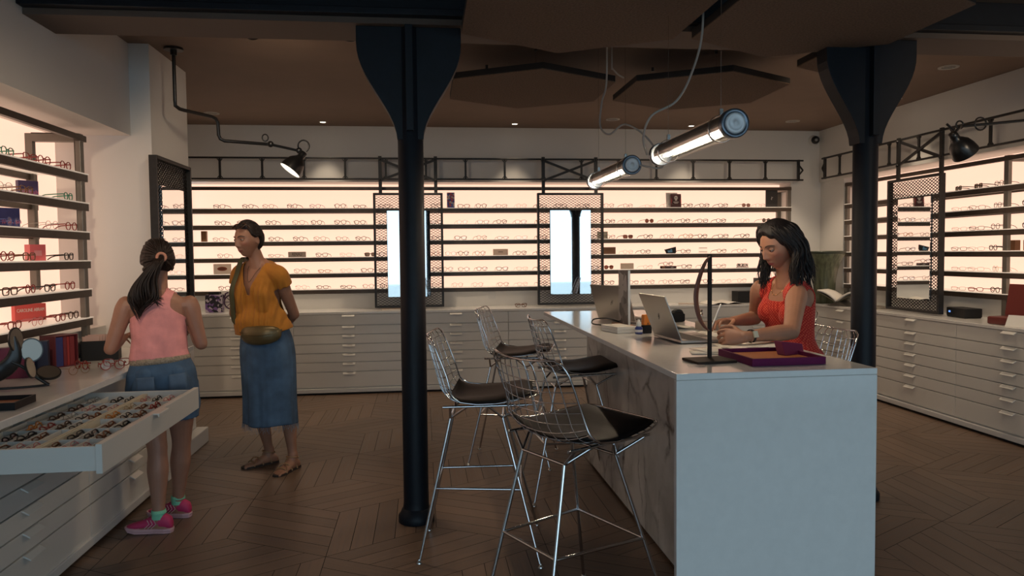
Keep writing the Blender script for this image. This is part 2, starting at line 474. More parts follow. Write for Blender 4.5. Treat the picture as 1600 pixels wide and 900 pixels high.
# ------------------------------------------------------------------ downlights
def downlights():
    lit = [((-1.03,8.10), 'lit downlight above the left wall rail, left one of the lit back row'),
           ((1.02,8.08), 'lit downlight near the back wall, between the two hanging mirrors'),
           ((3.02,8.08), 'lit downlight near the back wall, above the big tube pendant'),
           ((4.44,6.52), 'lit downlight beside the right wall, right of the right column')]
    dark = [((-2.05,7.68), 'unlit round downlight ring beside the left wall lamp arm'),
            ((0.03,7.70), 'unlit round downlight ring just right of the left column'),
            ((2.03,7.75), 'unlit round downlight ring above the far tube pendant'),
            ((4.04,7.73), 'unlit round downlight ring above the security camera corner'),
            ((4.09,5.38), 'unlit round downlight ring at the upper right corner')]
    for (x, y), lab in lit+dark:
        on = ((x, y), lab) in lit
        t = thing('downlight', lab, 'ceiling light', (x, y, ZC), 0, 'recessed ceiling downlights')
        r = 0.042 if on else 0.075
        MB().lathe([(r*0.72,-0.006),(r,-0.006),(r,0.0)], 28, caps=False).lathe([(r*.72,-0.006),(r*.70,0.0)], 28, caps=False).build('trim_ring', M['ringwhite'], t)
        if on:
            MB().lathe([(0.0001,-0.004),(r*.7,-0.004)], 24, caps=False).build('light_disc', M['glow'], t)
            l = bpy.data.lights.new('downlight_lamp', 'SPOT'); l.energy = SPOT_W; l.color = (1, .80, .58)
            l.spot_size = math.radians(68); l.spot_blend = 0.5; l.shadow_soft_size = 0.03
            lo = bpy.data.objects.new('downlight_lamp', l); C.objects.link(lo); lo.parent = t; lo.location = (0,0,-0.02)
        else:
            MB().lathe([(0.0001,-0.003),(r*.7,-0.003)], 24, caps=False).build('baffle', M['feltedge'], t)
            l = bpy.data.lights.new('downlight_lamp', 'SPOT'); l.energy = DARK_W; l.color = (1, .80, .58)
            l.spot_size = math.radians(84); l.spot_blend = 0.6; l.shadow_soft_size = 0.03
            lo = bpy.data.objects.new('downlight_lamp', l); C.objects.link(lo); lo.parent = t; lo.location = (0,0,-0.02)
            b = MB()
            for a in range(3): b.box(-r*.66, r*.66, -r*.4+a*r*.4-.004, -r*.4+a*r*.4+.004, -0.0065, -0.0035)
            b.build('baffle_bars', M['ringwhite'], t)
downlights()

def added_fill_spots():  # unseen fixtures, added only for their warm fill light
    names = ['left rear', 'right rear', 'left front', 'right front', 'middle front']
    for i, ((x, y), tgt, wt, cone) in enumerate(ADDED_FILL_SPOTS):
        t = thing('added_fill_spot', 'black fill spotlight added above the picture, out of view, %s one of five' % names[i], 'ceiling light', (x, y, ZC), 0, 'added fill spotlights out of view')
        d = (Vector(tgt) - Vector((x, y, ZC-0.12))).normalized()
        MB().lathe([(0.05,-0.02),(0.05,0)], 24).tube([(0,0,-0.02),(0,0,-0.10)], 0.008, 8).build('mount', M['lampblack'], t)
        MB().lathe([(0.0,-0.07),(0.04,-0.07),(0.045,0.05),(0.040,0.05),(0.036,-0.03),(0.0,-0.03)], 24, (0,0,-0.12), d, caps=False).build('fill_spot_head', M['lampblack'], t)
        l = bpy.data.lights.new('fill_spot_lamp', 'SPOT'); l.energy = wt; l.color = (1, .76, .52)
        l.spot_size = math.radians(cone); l.spot_blend = 1.0; l.shadow_soft_size = 0.10
        lo = bpy.data.objects.new('fill_spot_lamp', l); C.objects.link(lo); lo.parent = t
        lo.location = Vector((0,0,-0.12)) + d*0.06; lo.rotation_euler = d.to_track_quat('-Z', 'Y').to_euler()
added_fill_spots()
# ------------------------------------------------------------------ lit shelving
SH = [1.957, 1.777, 1.598, 1.420, 1.243, 1.065]     # bar centres, top shelf first
TOP = 0.020                                          # standing height above the bar centre
def shelving(label, frame, L0, L1, depth, posts, group='backlit display shelving', pext=0.0):
    # frame: local x along the wall, local -y towards the room; shelf bars at local y = 0, light panel at y = depth
    t = thing('display_shelving', label, 'shelving', frame[0], frame[1], group)
    p = MB().box(L0, L1+pext, depth, depth+0.02, 1.03, 2.262).build('light_panel', M['panel'], t)
    for z in SH:
        s = MB().box(L0, L1, 0.0, 0.028, z-0.032, z+0.012).box(L0, L1, depth-0.03, depth-0.004, z-0.026, z+0.012).build('shelf', M['bronze'], t)
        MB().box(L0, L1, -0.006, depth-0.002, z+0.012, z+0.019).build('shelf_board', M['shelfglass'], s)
    MB().box(L0, L1, 0.0, 0.03, 2.172, 2.208).build('top_rail', M['bronze'], t)
    for x in posts:
        b = MB()
        b.box(x-0.024, x+0.024, 0.002, 0.036, 0.875, 2.215)
        b.box(x-0.024, x+0.024, depth-0.045, depth-0.005, 0.875, 2.215)
        b.box(x-0.024, x+0.024, 0.036, depth-0.045, 2.165, 2.215)
        b.build('ladder_post', M['steelgrey'], t, bevel=0.003)
    return t
shelving('long bronze and backlit shelving along the back wall behind both hanging mirrors', ((0, 8.33, 0), 0), -2.6, 4.345, 0.30, [-2.57, 0.0, 4.32])
shelving('backlit shelving in the right wall behind the right mesh mirror', ((4.73, 0, 0), -PI/2), -7.855, -3.0, 0.285, [-7.83, -5.535, -3.4])
shelving('backlit shelving on the left wall above the open drawer', ((-2.07, 0, 0), PI/2), 2.6, 4.93, 0.325, [4.87, 2.8], pext=0.305)

# ------------------------------------------------------------------ cabinets
DZ = [0.842, 0.725, 0.630, 0.532, 0.436, 0.340, 0.240, 0.075]
def cabinet(label, loc, rz, W, D, group, open_=None, dz=DZ):
    t = thing('drawer_cabinet', label, 'cabinet', loc, rz, group)
    b = MB().box(-W/2, W/2, 0.02, D, 0.06, dz[0])
    if open_ is not None:   # leave the top drawer's bay open
        b = MB().box(-W/2, W/2, 0.02, D, 0.06, dz[1]).box(-W/2, -W/2+0.016, 0.02, D, dz[1], dz[0]).box(W/2-0.016, W/2, 0.02, D, dz[1], dz[0]).box(-W/2, W/2, D-0.01, D, dz[1], dz[0])
    b.build('carcass', M['white'], t)
    MB().box(-W/2, W/2, -0.012, D, 0.022, 0.065).build('plinth', M['plinth'], t, bevel=0.004)
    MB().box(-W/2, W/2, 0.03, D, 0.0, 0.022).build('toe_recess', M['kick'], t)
    for i in range(7):
        z1, z0 = dz[i], dz[i+1]
        dy = 0.0
        if i == 0 and open_ is not None: continue
        d = MB().box(-W/2+0.002, W/2-0.002, 0.0, 0.019, z0+0.0035, z1-0.0035).build('drawer', M['white'], t, bevel=0.0015)
        MB().prism([(0.0, z1-0.004), (-0.004, z1-0.004), (-0.031, z1-0.021), (-0.031, z1-0.026), (-0.027, z1-0.025), (0.0, z1-0.010)], -0.064, 0.064, lambda p, q: (q, p[0], p[1])).build('handle', M['white'], d, bevel=0.001)
    return t
def all_cabinets():
    G = 'white drawer cabinets along the back wall'
    xs = [-1.90, -0.78, 0.34, 1.46, 2.58, 3.70]
    labs = ['white drawer cabinet behind the standing woman, leftmost along the back wall',
            'white drawer cabinet along the back wall, between standing woman and left column',
            'white drawer cabinet along the back wall, right behind the left column and rear stool',
            'white drawer cabinet along the back wall, behind the far end of the counter',
            'white drawer cabinet along the back wall, behind the two laptops',
            'white drawer cabinet in the far corner behind the seated woman']
    for x, l in zip(xs, labs): cabinet(l, (x, 7.84, 0), 0, 1.12, 0.50, G)
    G = 'white drawer cabinets along the right wall'
    for y, l in ((7.24, 'white drawer cabinet under the green vase in the far right corner'),
                 (6.12, 'white drawer cabinet under the right mesh mirror'),
                 (5.00, 'white drawer cabinet under the black router box along the right wall'),
                 (3.88, 'white drawer cabinet along the right wall at the right picture edge')):
        cabinet(l, (4.335, y, 0), -PI/2, 1.12, 0.44, G)
    G = 'white drawer cabinets along the left wall'
    dz = [0.812, 0.700, 0.605, 0.510, 0.415, 0.320, 0.225, 0.06]
    global OPEN_CAB
    OPEN_CAB = cabinet('white drawer cabinet with its top drawer pulled far out full of glasses', (-1.66, 3.29, 0), PI/2, 1.12, 0.45, G, open_=1, dz=dz)
    cabinet('white drawer cabinet behind the girl, next to the white pillar', (-1.66, 4.41, 0), PI/2, 1.12, 0.45, G, dz=dz)
    cabinet('white drawer cabinet at the lower left corner nearest the camera', (-1.66, 2.17, 0), PI/2, 1.12, 0.45, G, dz=dz)
    # filler against the pillar
    t = thing('end_panel', 'narrow white end panel closing the left counter at the pillar', 'panel', (-1.66, 5.10, 0), PI/2)
    MB().box(-0.13, 0.135, 0, 0.45, 0.0, 0.812).build('panel_board', M['white'], t)
    Q = M['quartz']
    tag(MB().box(-2.48, 4.325, 7.828, 8.348, 0.842, 0.868).build('worktop', Q, bevel=0.003), 'long white worktop on the back wall drawer cabinets', 'worktop')
    tag(MB().box(4.327, 4.778, 2.9, 8.348, 0.842, 0.868).build('worktop', Q, bevel=0.003), 'white worktop on the right wall drawer cabinets', 'worktop')
    tag(MB().box(-2.118, -1.56, 1.6, 5.238, 0.818, 0.850).build('worktop', Q, bevel=0.003), 'white worktop on the left drawer cabinets, in front of the girl', 'worktop')
all_cabinets()

# ------------------------------------------------------------------ the pulled-out drawer
DRW = dict(x0=-1.98, x1=-1.13, y0=2.735, y1=3.845)
COLX = [-1.15 - 0.0545*i for i in range(5)]           # cell walls in front of the cream divider
COLX2 = [-1.384 - 0.0545*i for i in range(11)]
ROWY = [2.752 + 0.179*i for i in range(7)]
def open_drawer():
    ox, oy, oz = -1.13, 3.29, 0.70
    cab = OPEN_CAB
    w_ = (Matrix.Translation(cab.location) @ Matrix.Rotation(cab.rotation_euler.z, 4, 'Z')).inverted() @ Matrix.Translation((ox, oy, oz))
    b = MB().box(-0.022, 0, -0.565, 0.565, -0.008, 0.098)
    for y in (-0.555, 0.541): b.box(-0.86, -0.022, y, y+0.014, 0.0, 0.088)
    b.box(-0.86, -0.022, -0.541, 0.541, 0.022, 0.034)
    t = b.build('drawer', M['white'], cab, bevel=0.0015)
    t.matrix_local = w_
    t['label'] = 'pulled-out drawer full of folded eyeglasses'
    b = MB().box(-0.004, 0.022, -0.064, 0.064, 0.090, 0.0975).box(0.018, 0.024, -0.064, 0.064, 0.082, 0.0975)
    b.build('handle', M['white'], t, bevel=0.003)
    b = MB()
    for x in COLX + COLX2:
        b.box(x-ox-0.0015, x-ox+0.0015, -0.541, 0.541, 0.034, 0.070)
    for y in ROWY:
        b.box(-0.86, -0.024, y-oy-0.0015, y-oy+0.0015, 0.034, 0.070)
    b.build('compartment_dividers', M['white'], t)
    cream = mat('cream_divider', (0.62, 0.55, 0.42), 0.5)
    for x in (-1.3695, -1.3835):
        MB().box(x-ox-0.004, x-ox+0.004, -0.541, 0.541, 0.034, 0.076).build('divider_rail', cream, t)
open_drawer()

# ------------------------------------------------------------------ eyeglasses
FR = {
 'k': ('black', mat('black_acetate', (0.012,0.010,0.009), 0.25), 0.0034),
 'b': ('dark brown', mat('brown_acetate', (0.055,0.022,0.010), 0.25, var=0.5, vscale=120), 0.0034),
 'g': ('thin gold', mat('gold_metal', (0.30,0.20,0.09), 0.3, metal=0.8), 0.0014),
 'w': ('pale grey', mat('grey_metal', (0.32,0.29,0.26), 0.3, metal=0.5), 0.0015),
 'n': ('thin dark', mat('gunmetal', (0.022,0.019,0.017), 0.3, metal=0.6), 0.0023),
 'r': ('red', mat('red_acetate', (0.24,0.018,0.014), 0.25), 0.0031),
 'o': ('amber', mat('amber_acetate', (0.52,0.20,0.04), 0.25), 0.0031),
 't': ('teal green', mat('teal_acetate', (0.02,0.20,0.12), 0.25), 0.0031),
 'e': ('olive green', mat('olive_acetate', (0.06,0.09,0.02), 0.25), 0.0031),
 'u': ('blue', mat('blue_acetate', (0.03,0.05,0.20), 0.25), 0.0024),
 'p': ('pink', mat('pink_acetate', (0.50,0.15,0.16), 0.25), 0.0016),
 'm': ('brown tortoise', mat('tortoise_acetate', (0.14,0.045,0.015), 0.22, var=0.8, vscale=150), 0.0034),
}
SHP = {'r': ('round', .0235, .0228, 2.0), 'p': ('panto', .0245, .0210, 2.35), 's': ('square', .0270, .0195, 4.2),
       't': ('narrow', .0265, .0158, 3.2), 'c': ('cat-eye', .0265, .0195, 2.8), 'a': ('aviator', .0275, .0225, 2.5)}
def lens_outline(k, n=22, grow=0.0):
    nm, a, b, e = SHP[k]; a += grow; b += grow; out = []
    for i in range(n):
        t = 2*PI*i/n; ct, st = math.cos(t), math.sin(t)
        x = a*abs(ct)**(2/e)*(1 if ct >= 0 else -1); z = b*abs(st)**(2/e)*(1 if st >= 0 else -1)
        if k == 'c' and z > 0: z += 0.004*max(0, x/a)**2; x += 0.003*max(0, x/a)*z/b
        if k == 'a' and z < 0: x = x*(1-0.18*(-z/b)) + 0.002
        if k in 'ps' and z < 0: x *= 1-0.09*(-z/b)
        out.append((x, z))
    return out
_gl = {}
def glasses_meshes(code):
    sk, ck, sun = code[0].lower(), code[1], code[2:] 
    if code in _gl: return _gl[code]
    nm, fm, r = FR[ck]; _, a, bb, e = SHP[sk]
    hz = bb + r; gap = a + 0.0095
    f = MB()
    for sg in (-1, 1):
        f.tube([(sg*(gap+x), 0, hz+z) for x, z in lens_outline(sk)], r, 5, closed=True, ry=r*0.8, up=(0,1,0))
        xo = gap+a
        f.tube([(sg*(xo-.001), 0, hz+bb*0.45), (sg*(xo+.005), 0.001, hz+bb*0.5), (sg*(xo+.007), 0.006, hz+bb*0.5)], [r*1.05, r*1.1, r], 5)
    f.tube([(-(gap-a)-.001, -.0005, hz+bb*.25), (-(gap-a)*.4, -.003, hz+bb*.42), ((gap-a)*.4, -.003, hz+bb*.42), ((gap-a)+.001, -.0005, hz+bb*.25)], r*1.05, 5)
    def temple(sg, fold=False):
        x = sg*(gap+a+.007); z = hz+bb*0.5
        if not fold:
            pts = [(x, .006, z), (x, .05, z-.002), (x*.99, .10, z-.006), (x*.98, .122, z-.014), (x*.965, .142, .004)]
        else:
            y = .009 if sg < 0 else .014
            pts = [(x, .004, z), (x*.95, y, z), (x*.3, y+.002, z-.002), (-x*.5, y+.002, z-.008), (-x*.8, y+.001, .006)]
        return MB().tube(pts, [r*1.1, r*1.15, r*1.1, r*1.0, r*1.05], 5, ry=[r*.7]*5, up=(0,0,1))
    lm = M['lens']
    if sun == 'S': lm = M['sunlens']
    if sun == 'G': lm = M['greylens']
    def lens(sg):
        o = lens_outline(sk, 22, -r*.4)
        return MB().add([(sg*(gap+x), 0, hz+z) for x, z in o], [tuple(range(len(o)))])
    res = dict(frame_front=f.mesh('frame_front', fm),
               temple=[temple(s).mesh('temple', fm) for s in (-1, 1)],
               folded=[temple(s, True).mesh('temple', fm) for s in (-1, 1)],
               lens=[lens(s).mesh('lens', lm) for s in (-1, 1)])
    _gl[code] = res
    return res
def eyeglasses(code, loc, rz, label, group, folded=False, rot=None):
    g = glasses_meshes(code)
    cat = 'sunglasses' if len(code) > 2 else 'eyeglasses'
    t = thing(cat, label, cat, loc, rz, group, rot)
    def ch(nm, me):
        o = bpy.data.objects.new(nm, me); C.objects.link(o); o.parent = t; return o
    ch('frame_front', g['frame_front'])
    for me in g['folded' if folded else 'temple']: ch('temple', me)
    for me in g['lens']:
        o = ch('lens', me)
        if len(code) > 2: o['label'] = 'dark sun lens'
    return t
def gname(code):
    s = f"{FR[code[1]][0]} {SHP[code[0].lower()][0]}"
    return s + (' sunglasses' if len(code) > 2 else ' eyeglasses')
ROWN = ['top shelf', 'second shelf', 'third shelf', 'fourth shelf', 'fifth shelf', 'bottom shelf']
BACK = {
 'left of the left mirror': ('eyeglasses on the back wall, left bay', -2, [
   [(-2.19,'sk'),(-1.89,'pk'),(-1.67,'pn'),(-1.42,'rk'),(-1.17,'pu'),(-0.90,'rk'),(-0.69,'tk')],
   [(-2.18,'pk'),(-1.95,'pk'),(-1.65,'rk'),(-1.35,'an'),(-1.16,'rk'),(-0.90,'ab'),(-0.69,'pb')],
   [(-2.21,'pn'),(-1.62,'pk'),(-1.36,'rk'),(-1.13,'an'),(-0.89,'pn'),(-0.68,'pk')],
   [(-2.16,'pn'),(-1.62,'tn'),(-1.11,'ck'),(-0.85,'cw'),(-0.58,'skG')],
   [(-1.35,'an'),(-1.09,'to'),(-0.85,'pw'),(-0.62,'sk')],
   [(-2.16,'pk'),(-1.34,'pp'),(-1.11,'tk'),(-0.85,'tk'),(-0.61,'pn')]]),
 'behind the left mirror mesh': ('eyeglasses seen through the left mirror mesh', -1, [
   [(-0.42,'sb'),(0.16,'rk')],[(-0.42,'pk'),(0.16,'pb')],[(-0.42,'rn'),(0.17,'pk')],[(-0.42,'pk'),(0.12,'po')],[(-0.42,'tb'),(0.17,'rk')],[(-0.42,'pk'),(0.16,'rn')]]),
 'between the mirrors': ('eyeglasses on the back wall, middle bay', 1, [
   [(0.47,'cb'),(0.67,'rb'),(0.90,'cn'),(1.13,'rw')],
   [(0.45,'pg'),(0.69,'sn'),(0.90,'pk'),(1.12,'sn')],
   [(0.43,'cb'),(0.67,'rn'),(0.91,'tn'),(1.13,'cw')],
   [(0.315,'rw'),(0.46,'rk'),(0.65,'ro'),(1.12,'pk')],
   [(0.28,'rn'),(0.46,'pn'),(0.67,'pr'),(0.90,'cb'),(1.13,'cw')],
   [(0.39,'rp'),(0.62,'rp'),(0.91,'pn'),(1.13,'pw')]]),
 'behind the right mirror mesh': ('eyeglasses seen through the right mirror mesh', 1, [
   [(1.36,'pk'),(1.59,'sb'),(1.86,'pk')],[(1.36,'ro'),(1.95,'pn')],[(1.36,'pb'),(1.95,'rk')],[(1.36,'cr'),(1.95,'pn')],[(1.36,'pe'),(1.95,'sk')],[(1.36,'rn'),(1.95,'pk')]]),
 'right of the right mirror': ('eyeglasses on the back wall, right bay', 2, [
   [(2.15,'rn'),(2.38,'pn'),(2.64,'tg'),(2.86,'rw'),(3.10,'pk'),(3.30,'pk'),(3.53,'pk'),(3.81,'pnS'),(4.00,'rw')],
   [(2.17,'pk'),(2.37,'pn'),(2.63,'rnS'),(2.86,'pn'),(3.07,'rk'),(3.28,'cm'),(3.50,'pk'),(3.80,'rw'),(4.06,'rnG')],
   [(2.17,'pn'),(2.38,'sbS'),(2.62,'pk'),(2.87,'rn'),(3.10,'ro'),(3.28,'pb'),(3.54,'sk'),(3.80,'pk')],
   [(2.38,'pw'),(2.59,'pk'),(3.07,'pb'),(3.52,'pe'),(3.77,'pn')],
   [(2.15,'pbS'),(2.61,'pw'),(3.09,'sk'),(3.31,'pn'),(3.51,'pn')],
   [(2.15,'pk'),(2.44,'pn'),(2.63,'rn'),(2.85,'rn'),(3.07,'sk'),(3.35,'pk'),(3.57,'pw'),(3.77,'rw')]]),
}
def all_shelf_glasses():
    rnd = random.Random(3)
    for bay, (grp, side, rows) in BACK.items():
        for i, row in enumerate(rows):
            for k, (x, code) in enumerate(row):
                lab = f"{gname(code)}, {ORD[k]} on the back wall {ROWN[i]}, {bay}"
                rz = math.radians(4*side + rnd.uniform(-9, 9))
                eyeglasses(code, (x, 8.40+rnd.uniform(-.015,.02), SH[i]+TOP), rz, lab, grp)
    LEFT = [[(4.09,'pt'),(4.31,'cr'),(4.46,'rr'),(4.71,'rr')],
            [(4.05,'pw'),(4.26,'cm'),(4.73,'pt')],
            [(4.12,'ru'),(4.52,'rw'),(4.755,'rr')],
            [(4.05,'rr'),(4.26,'sm'),(4.71,'ck')],
            [(4.06,'sb'),(4.26,'rr'),(4.47,'ck'),(4.71,'rr')],
            [(4.09,'pr'),(4.32,'rp'),(4.58,'cr'),(4.74,'pb')]]
    for i, row in enumerate(LEFT):
        for k, (y, code) in enumerate(row):
            lab = f"{gname(code)}, {ORD[k]} from the left on the left wall {ROWN[i]}"
            eyeglasses(code, (-2.10, y, SH[i]+TOP), PI/2+math.radians(rnd.uniform(-8, 8)), lab, 'eyeglasses on the left wall shelves')
    RIGHT = [[(7.62,'pk'),(7.05,'pn'),(6.14,'skG'),(5.90,'skG'),(5.67,'pn'),(5.37,'pk')],
             [(7.62,'pn'),(7.05,'pk'),(6.12,'tw'),(5.91,'tn'),(5.68,'pn'),(5.37,'pk')],
             [(7.62,'pn'),(7.05,'rk'),(6.12,'tw'),(5.91,'tn'),(5.70,'rn'),(5.37,'pk')],
             [(7.62,'pk'),(7.05,'pn'),(6.12,'tn'),(5.91,'tw'),(5.72,'pk'),(5.30,'pn')],
             [(7.62,'pn'),(7.05,'pn'),(6.12,'tw'),(5.91,'tw'),(5.69,'rg'),(5.35,'po')],
             [(7.62,'pk'),(7.05,'pk'),(6.12,'tw'),(5.91,'tr'),(5.69,'pb'),(5.39,'pn')]]
    for i, row in enumerate(RIGHT):
        for k, (y, code) in enumerate(row):
            where = ['far behind the right column', 'just left of the mesh mirror', 'first right of the mesh mirror', 'second right of the mesh mirror', 'left of the near post', 'right of the near post'][k]
            lab = f"{gname(code)} {where}, right wall {ROWN[i]}"
            side = 1 if code[0] == 't' else 0
            eyeglasses(code, (4.785, y, SH[i]+TOP), -PI/2+math.radians(rnd.uniform(-8, 8)+(28 if side else -14)), lab, 'eyeglasses on the right wall shelves')
all_shelf_glasses()
def drawer_glasses():
    rnd = random.Random(11)
    codes = ['pk','sm','rw','pb','ro','ck','rr','pn','sk','pp','rm','rg']
    cells = [(COLX[i]+COLX[i+1])/2 for i in range(4)] + [(COLX2[i]+COLX2[i+1])/2 for i in range(4)]
    for j in range(6):
        y = (ROWY[j]+ROWY[j+1])/2
        for i, x in enumerate(cells):
            if rnd.random() < 0.10: continue
            code = rnd.choice(codes)
            lab = f"folded {gname(code)}, open drawer, {ORD[i]} column from front, {ORD[j]} row from camera"
            words = lab.split()
            eyeglasses(code, (x+0.012, y, 0.7365), 0, lab, 'folded eyeglasses in the open drawer', folded=True,
                       rot=(math.radians(-36+rnd.uniform(-12, 10)), 0, PI/2 + math.radians(rnd.uniform(-5, 5))))
drawer_glasses()
def counter_glasses():
    eyeglasses('rg', (-1.775, 4.05, 0.851), math.radians(58), 'thin gold round eyeglasses lying open on the left worktop', 'eyeglasses on the left worktop')
    eyeglasses('cr', (-1.69, 4.30, 0.852), math.radians(15), 'red cat-eye eyeglasses on the left worktop beside the girl, rear pair', 'eyeglasses on the left worktop')
    eyeglasses('rr', (-1.655, 4.16, 0.852), math.radians(25), 'red round eyeglasses on the left worktop beside the girl, front pair', 'eyeglasses on the left worktop')
    eyeglasses('rr', (-1.83, 4.20, 0.853), math.radians(-35), 'red round eyeglasses on the left worktop behind the gold pair', 'eyeglasses on the left worktop', folded=True)
    eyeglasses('cm', (1.06, 8.00, 0.869), math.radians(10), 'brown tortoise eyeglasses lying on the back worktop under the right mirror', 'eyeglasses on the back worktop', folded=True)
counter_glasses()

# ------------------------------------------------------------------ mesh mirrors and wall rails
def hanging_mirror(label, loc, rz, hang=True):
    W, H = 0.745, 1.235; gw, gh, gz = 0.455, 0.93, 0.115
    t = thing('mesh_mirror', label, 'mirror', loc, rz, 'expanded metal framed mirrors')
    b = MB(); d = 0.05
    b.box(-W/2, -W/2+0.022, -d/2, d/2, 0, H); b.box(W/2-0.022, W/2, -d/2, d/2, 0, H)
    b.box(-W/2+0.022, W/2-0.022, -d/2, d/2, 0, 0.022); b.box(-W/2+0.022, W/2-0.022, -d/2, d/2, H-0.022, H)
    b.build('mirror_frame', M['iron'], t, bevel=0.002)
    m = MB(); cw, chh = 0.046, 0.0285
    n = int((W-0.03)/cw*2); x0 = -W/2+0.012; r = 0
    z = 0.03; k = 0
    st = (W-0.024)/n
    while z < H-0.03:
        for i in range(n):
            up = (i % 2 == 0) ^ (k % 2 == 1)
            za, zb = (z-chh/4, z+chh/4) if up else (z+chh/4, z-chh/4)
            xa, xb = x0+i*st, x0+(i+1)*st
            xm, zm = (xa+xb)/2, (za+zb)/2
            if abs(xm) < gw/2-0.004 and gz+0.004 < zm < gz+gh-0.004: continue
            m.bar((xa-.001, 0.006, za), (xb+.001, 0.006, zb), 0.0062, 0.0042)
        z += chh/2; k += 1
    m.build('expanded_metal_mesh', M['iron'], t)
    MB().box(-gw/2, gw/2, -0.008, 0.004, gz, gz+gh).build('mirror_glass', M['mirror'], t)
    MB().box(-gw/2-.004, gw/2+.004, 0.0045, 0.012, gz-.004, gz+gh+.004).build('mirror_back', M['black'], t)
    if hang:
        h = MB()
        for x in (-0.295, 0.30):
            h.box(x-0.018, x+0.018, 0.026, 0.048, H-0.02, 1.635)
        h.build('hanger_bar', M['iron'], t)
        h = MB()
        h.bar((-0.295, 0.040, 1.375), (0.30, 0.040, 1.60), 0.014, 0.026)
        h.bar((-0.295, 0.050, 1.60), (0.30, 0.050, 1.375), 0.014, 0.026)
        h.build('cross_brace', M['iron'], t)
        h = MB()
        for x in (-0.295, 0.30):
            for z in (1.375, 1.60): h.lathe([(0.013, 0), (0.013, 0.01), (0.006, 0.013)], 10, (x, 0.026, z), (0, -1, 0))
        h.build('hanger_bolts', M['iron'], t)
    return t
hanging_mirror('mesh-framed mirror on the back wall, half hidden by the left column', (-0.147, 8.10, 0.885), 0)
hanging_mirror('mesh-framed mirror on the back wall beyond the counter end, between bays', (1.635, 8.10, 0.885), 0)
hanging_mirror('mesh-framed mirror on the right wall, right of the right column', (4.50, 6.335, 0.885), -PI/2)
lm_ = hanging_mirror('mesh-framed mirror on the white pillar beside the girl', (-1.762, 5.535, 0.895), PI/2, hang=False)

def wall_rail(label, loc, rz, L, rungs, ends):
    t = thing('wall_rail', label, 'rail', loc, rz, 'ladder-like black rails on the walls')
    MB().box(0, L, -0.010, 0.010, 0.226, 0.245).build('upper_bar', M['iron'], t, bevel=0.003)
    MB().box(0, L, -0.010, 0.010, 0.002, 0.021).build('lower_bar', M['iron'], t, bevel=0.003)
    for x in rungs:
        b = MB().box(x-0.011, x+0.011, -0.008, 0.008, 0.02, 0.228)
        b.bar((x-.026, 0, .224), (x-.004, 0, .198), 0.012, 0.008).bar((x+.026, 0, .224), (x+.004, 0, .198), 0.012, 0.008)
        b.bar((x-.026, 0, .023), (x-.004, 0, .049), 0.012, 0.008).bar((x+.026, 0, .023), (x+.004, 0, .049), 0.012, 0.008)
        b.build('rung', M['iron'], t)
    for x, sg in ends:
        b = MB().box(x-0.013, x+0.013, -0.013, 0.013, 0, 0.246)
        b.bar((x, 0, 0.19), (x+sg*0.055, 0, 0.125), 0.016, 0.014).bar((x, 0, 0.06), (x+sg*0.055, 0, 0.125), 0.016, 0.014)
        b.build('end_bracket', M['iron'], t)
wall_rail('black ladder-like rail along the back wall above the lit shelves', (-2.48, 8.20, 2.268), 0, 6.90, [-2.12+2.48+0.434*i for i in range(15)], [(6.84, 1)])
wall_rail('black ladder-like rail along the right wall above the lit shelves', (4.55, 8.02, 2.268), -PI/2, 5.0, [0.36+0.434*i for i in range(11)], [(0.06, -1)])
# ------------------------------------------------------------------ the counter in the middle
def island():
    t = thing('service_counter', 'long white stone counter with a veined marble side, laptops and trays on it', 'counter', (1.18, 3.69, 0))
    ox, oy = 1.18, 3.69
    MB().box(0.825-ox, 1.535-ox, 2.34-oy, 5.04-oy, 1.028, 1.05).build('countertop', M['quartz'], t, bevel=0.002)
    o = MB().box(0.825-ox, 1.535-ox, 2.34-oy, 2.364-oy, 0, 1.0275).build('end_panel', M['quartz'], t, bevel=0.002)
    MB().box(1.12-ox, 1.14-ox, 2.364-oy, 5.0-oy, 0.02, 1.0275).build('marble_side', M['marble'], t)['label'] = 'white marble side with dark veins'
    MB().box(1.14-ox, 1.33-ox, 2.364-oy, 5.0-oy, 0.02, 1.0275).build('counter_body', M['white'], t)
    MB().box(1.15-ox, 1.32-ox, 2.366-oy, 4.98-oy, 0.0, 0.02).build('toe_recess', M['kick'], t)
island()

# ------------------------------------------------------------------ wire bar stools
def lerp_table(tab, t):
    for (t0, *a), (t1, *b) in zip(tab, tab[1:]):
        if t <= t1:
            k = (t-t0)/(t1-t0); k = max(0, min(1, k))
            return [x+(y-x)*k for x, y in zip(a, b)]
    return list(tab[-1][1:])
STP = [  # t, x, z, half width, side lift
 (0.00, 0.285, 0.792, 0.185, 0.000),
 (0.05, 0.255, 0.786, 0.222, 0.004),
 (0.14, 0.190, 0.770, 0.250, 0.010),
 (0.28, 0.090, 0.748, 0.266, 0.018),
 (0.40, 0.000, 0.737, 0.268, 0.026),
 (0.50,-0.080, 0.735, 0.268, 0.038),
 (0.56,-0.128, 0.745, 0.264, 0.052),
 (0.61,-0.166, 0.768, 0.258, 0.064),
 (0.66,-0.190, 0.805, 0.252, 0.070),
 (0.74,-0.208, 0.868, 0.244, 0.070),
 (0.84,-0.226, 0.945, 0.243, 0.060),
 (0.93,-0.242, 1.012, 0.238, 0.050),
 (0.975,-0.250, 1.046, 0.226, 0.042),
 (1.00,-0.255, 1.062, 0.192, 0.034)]
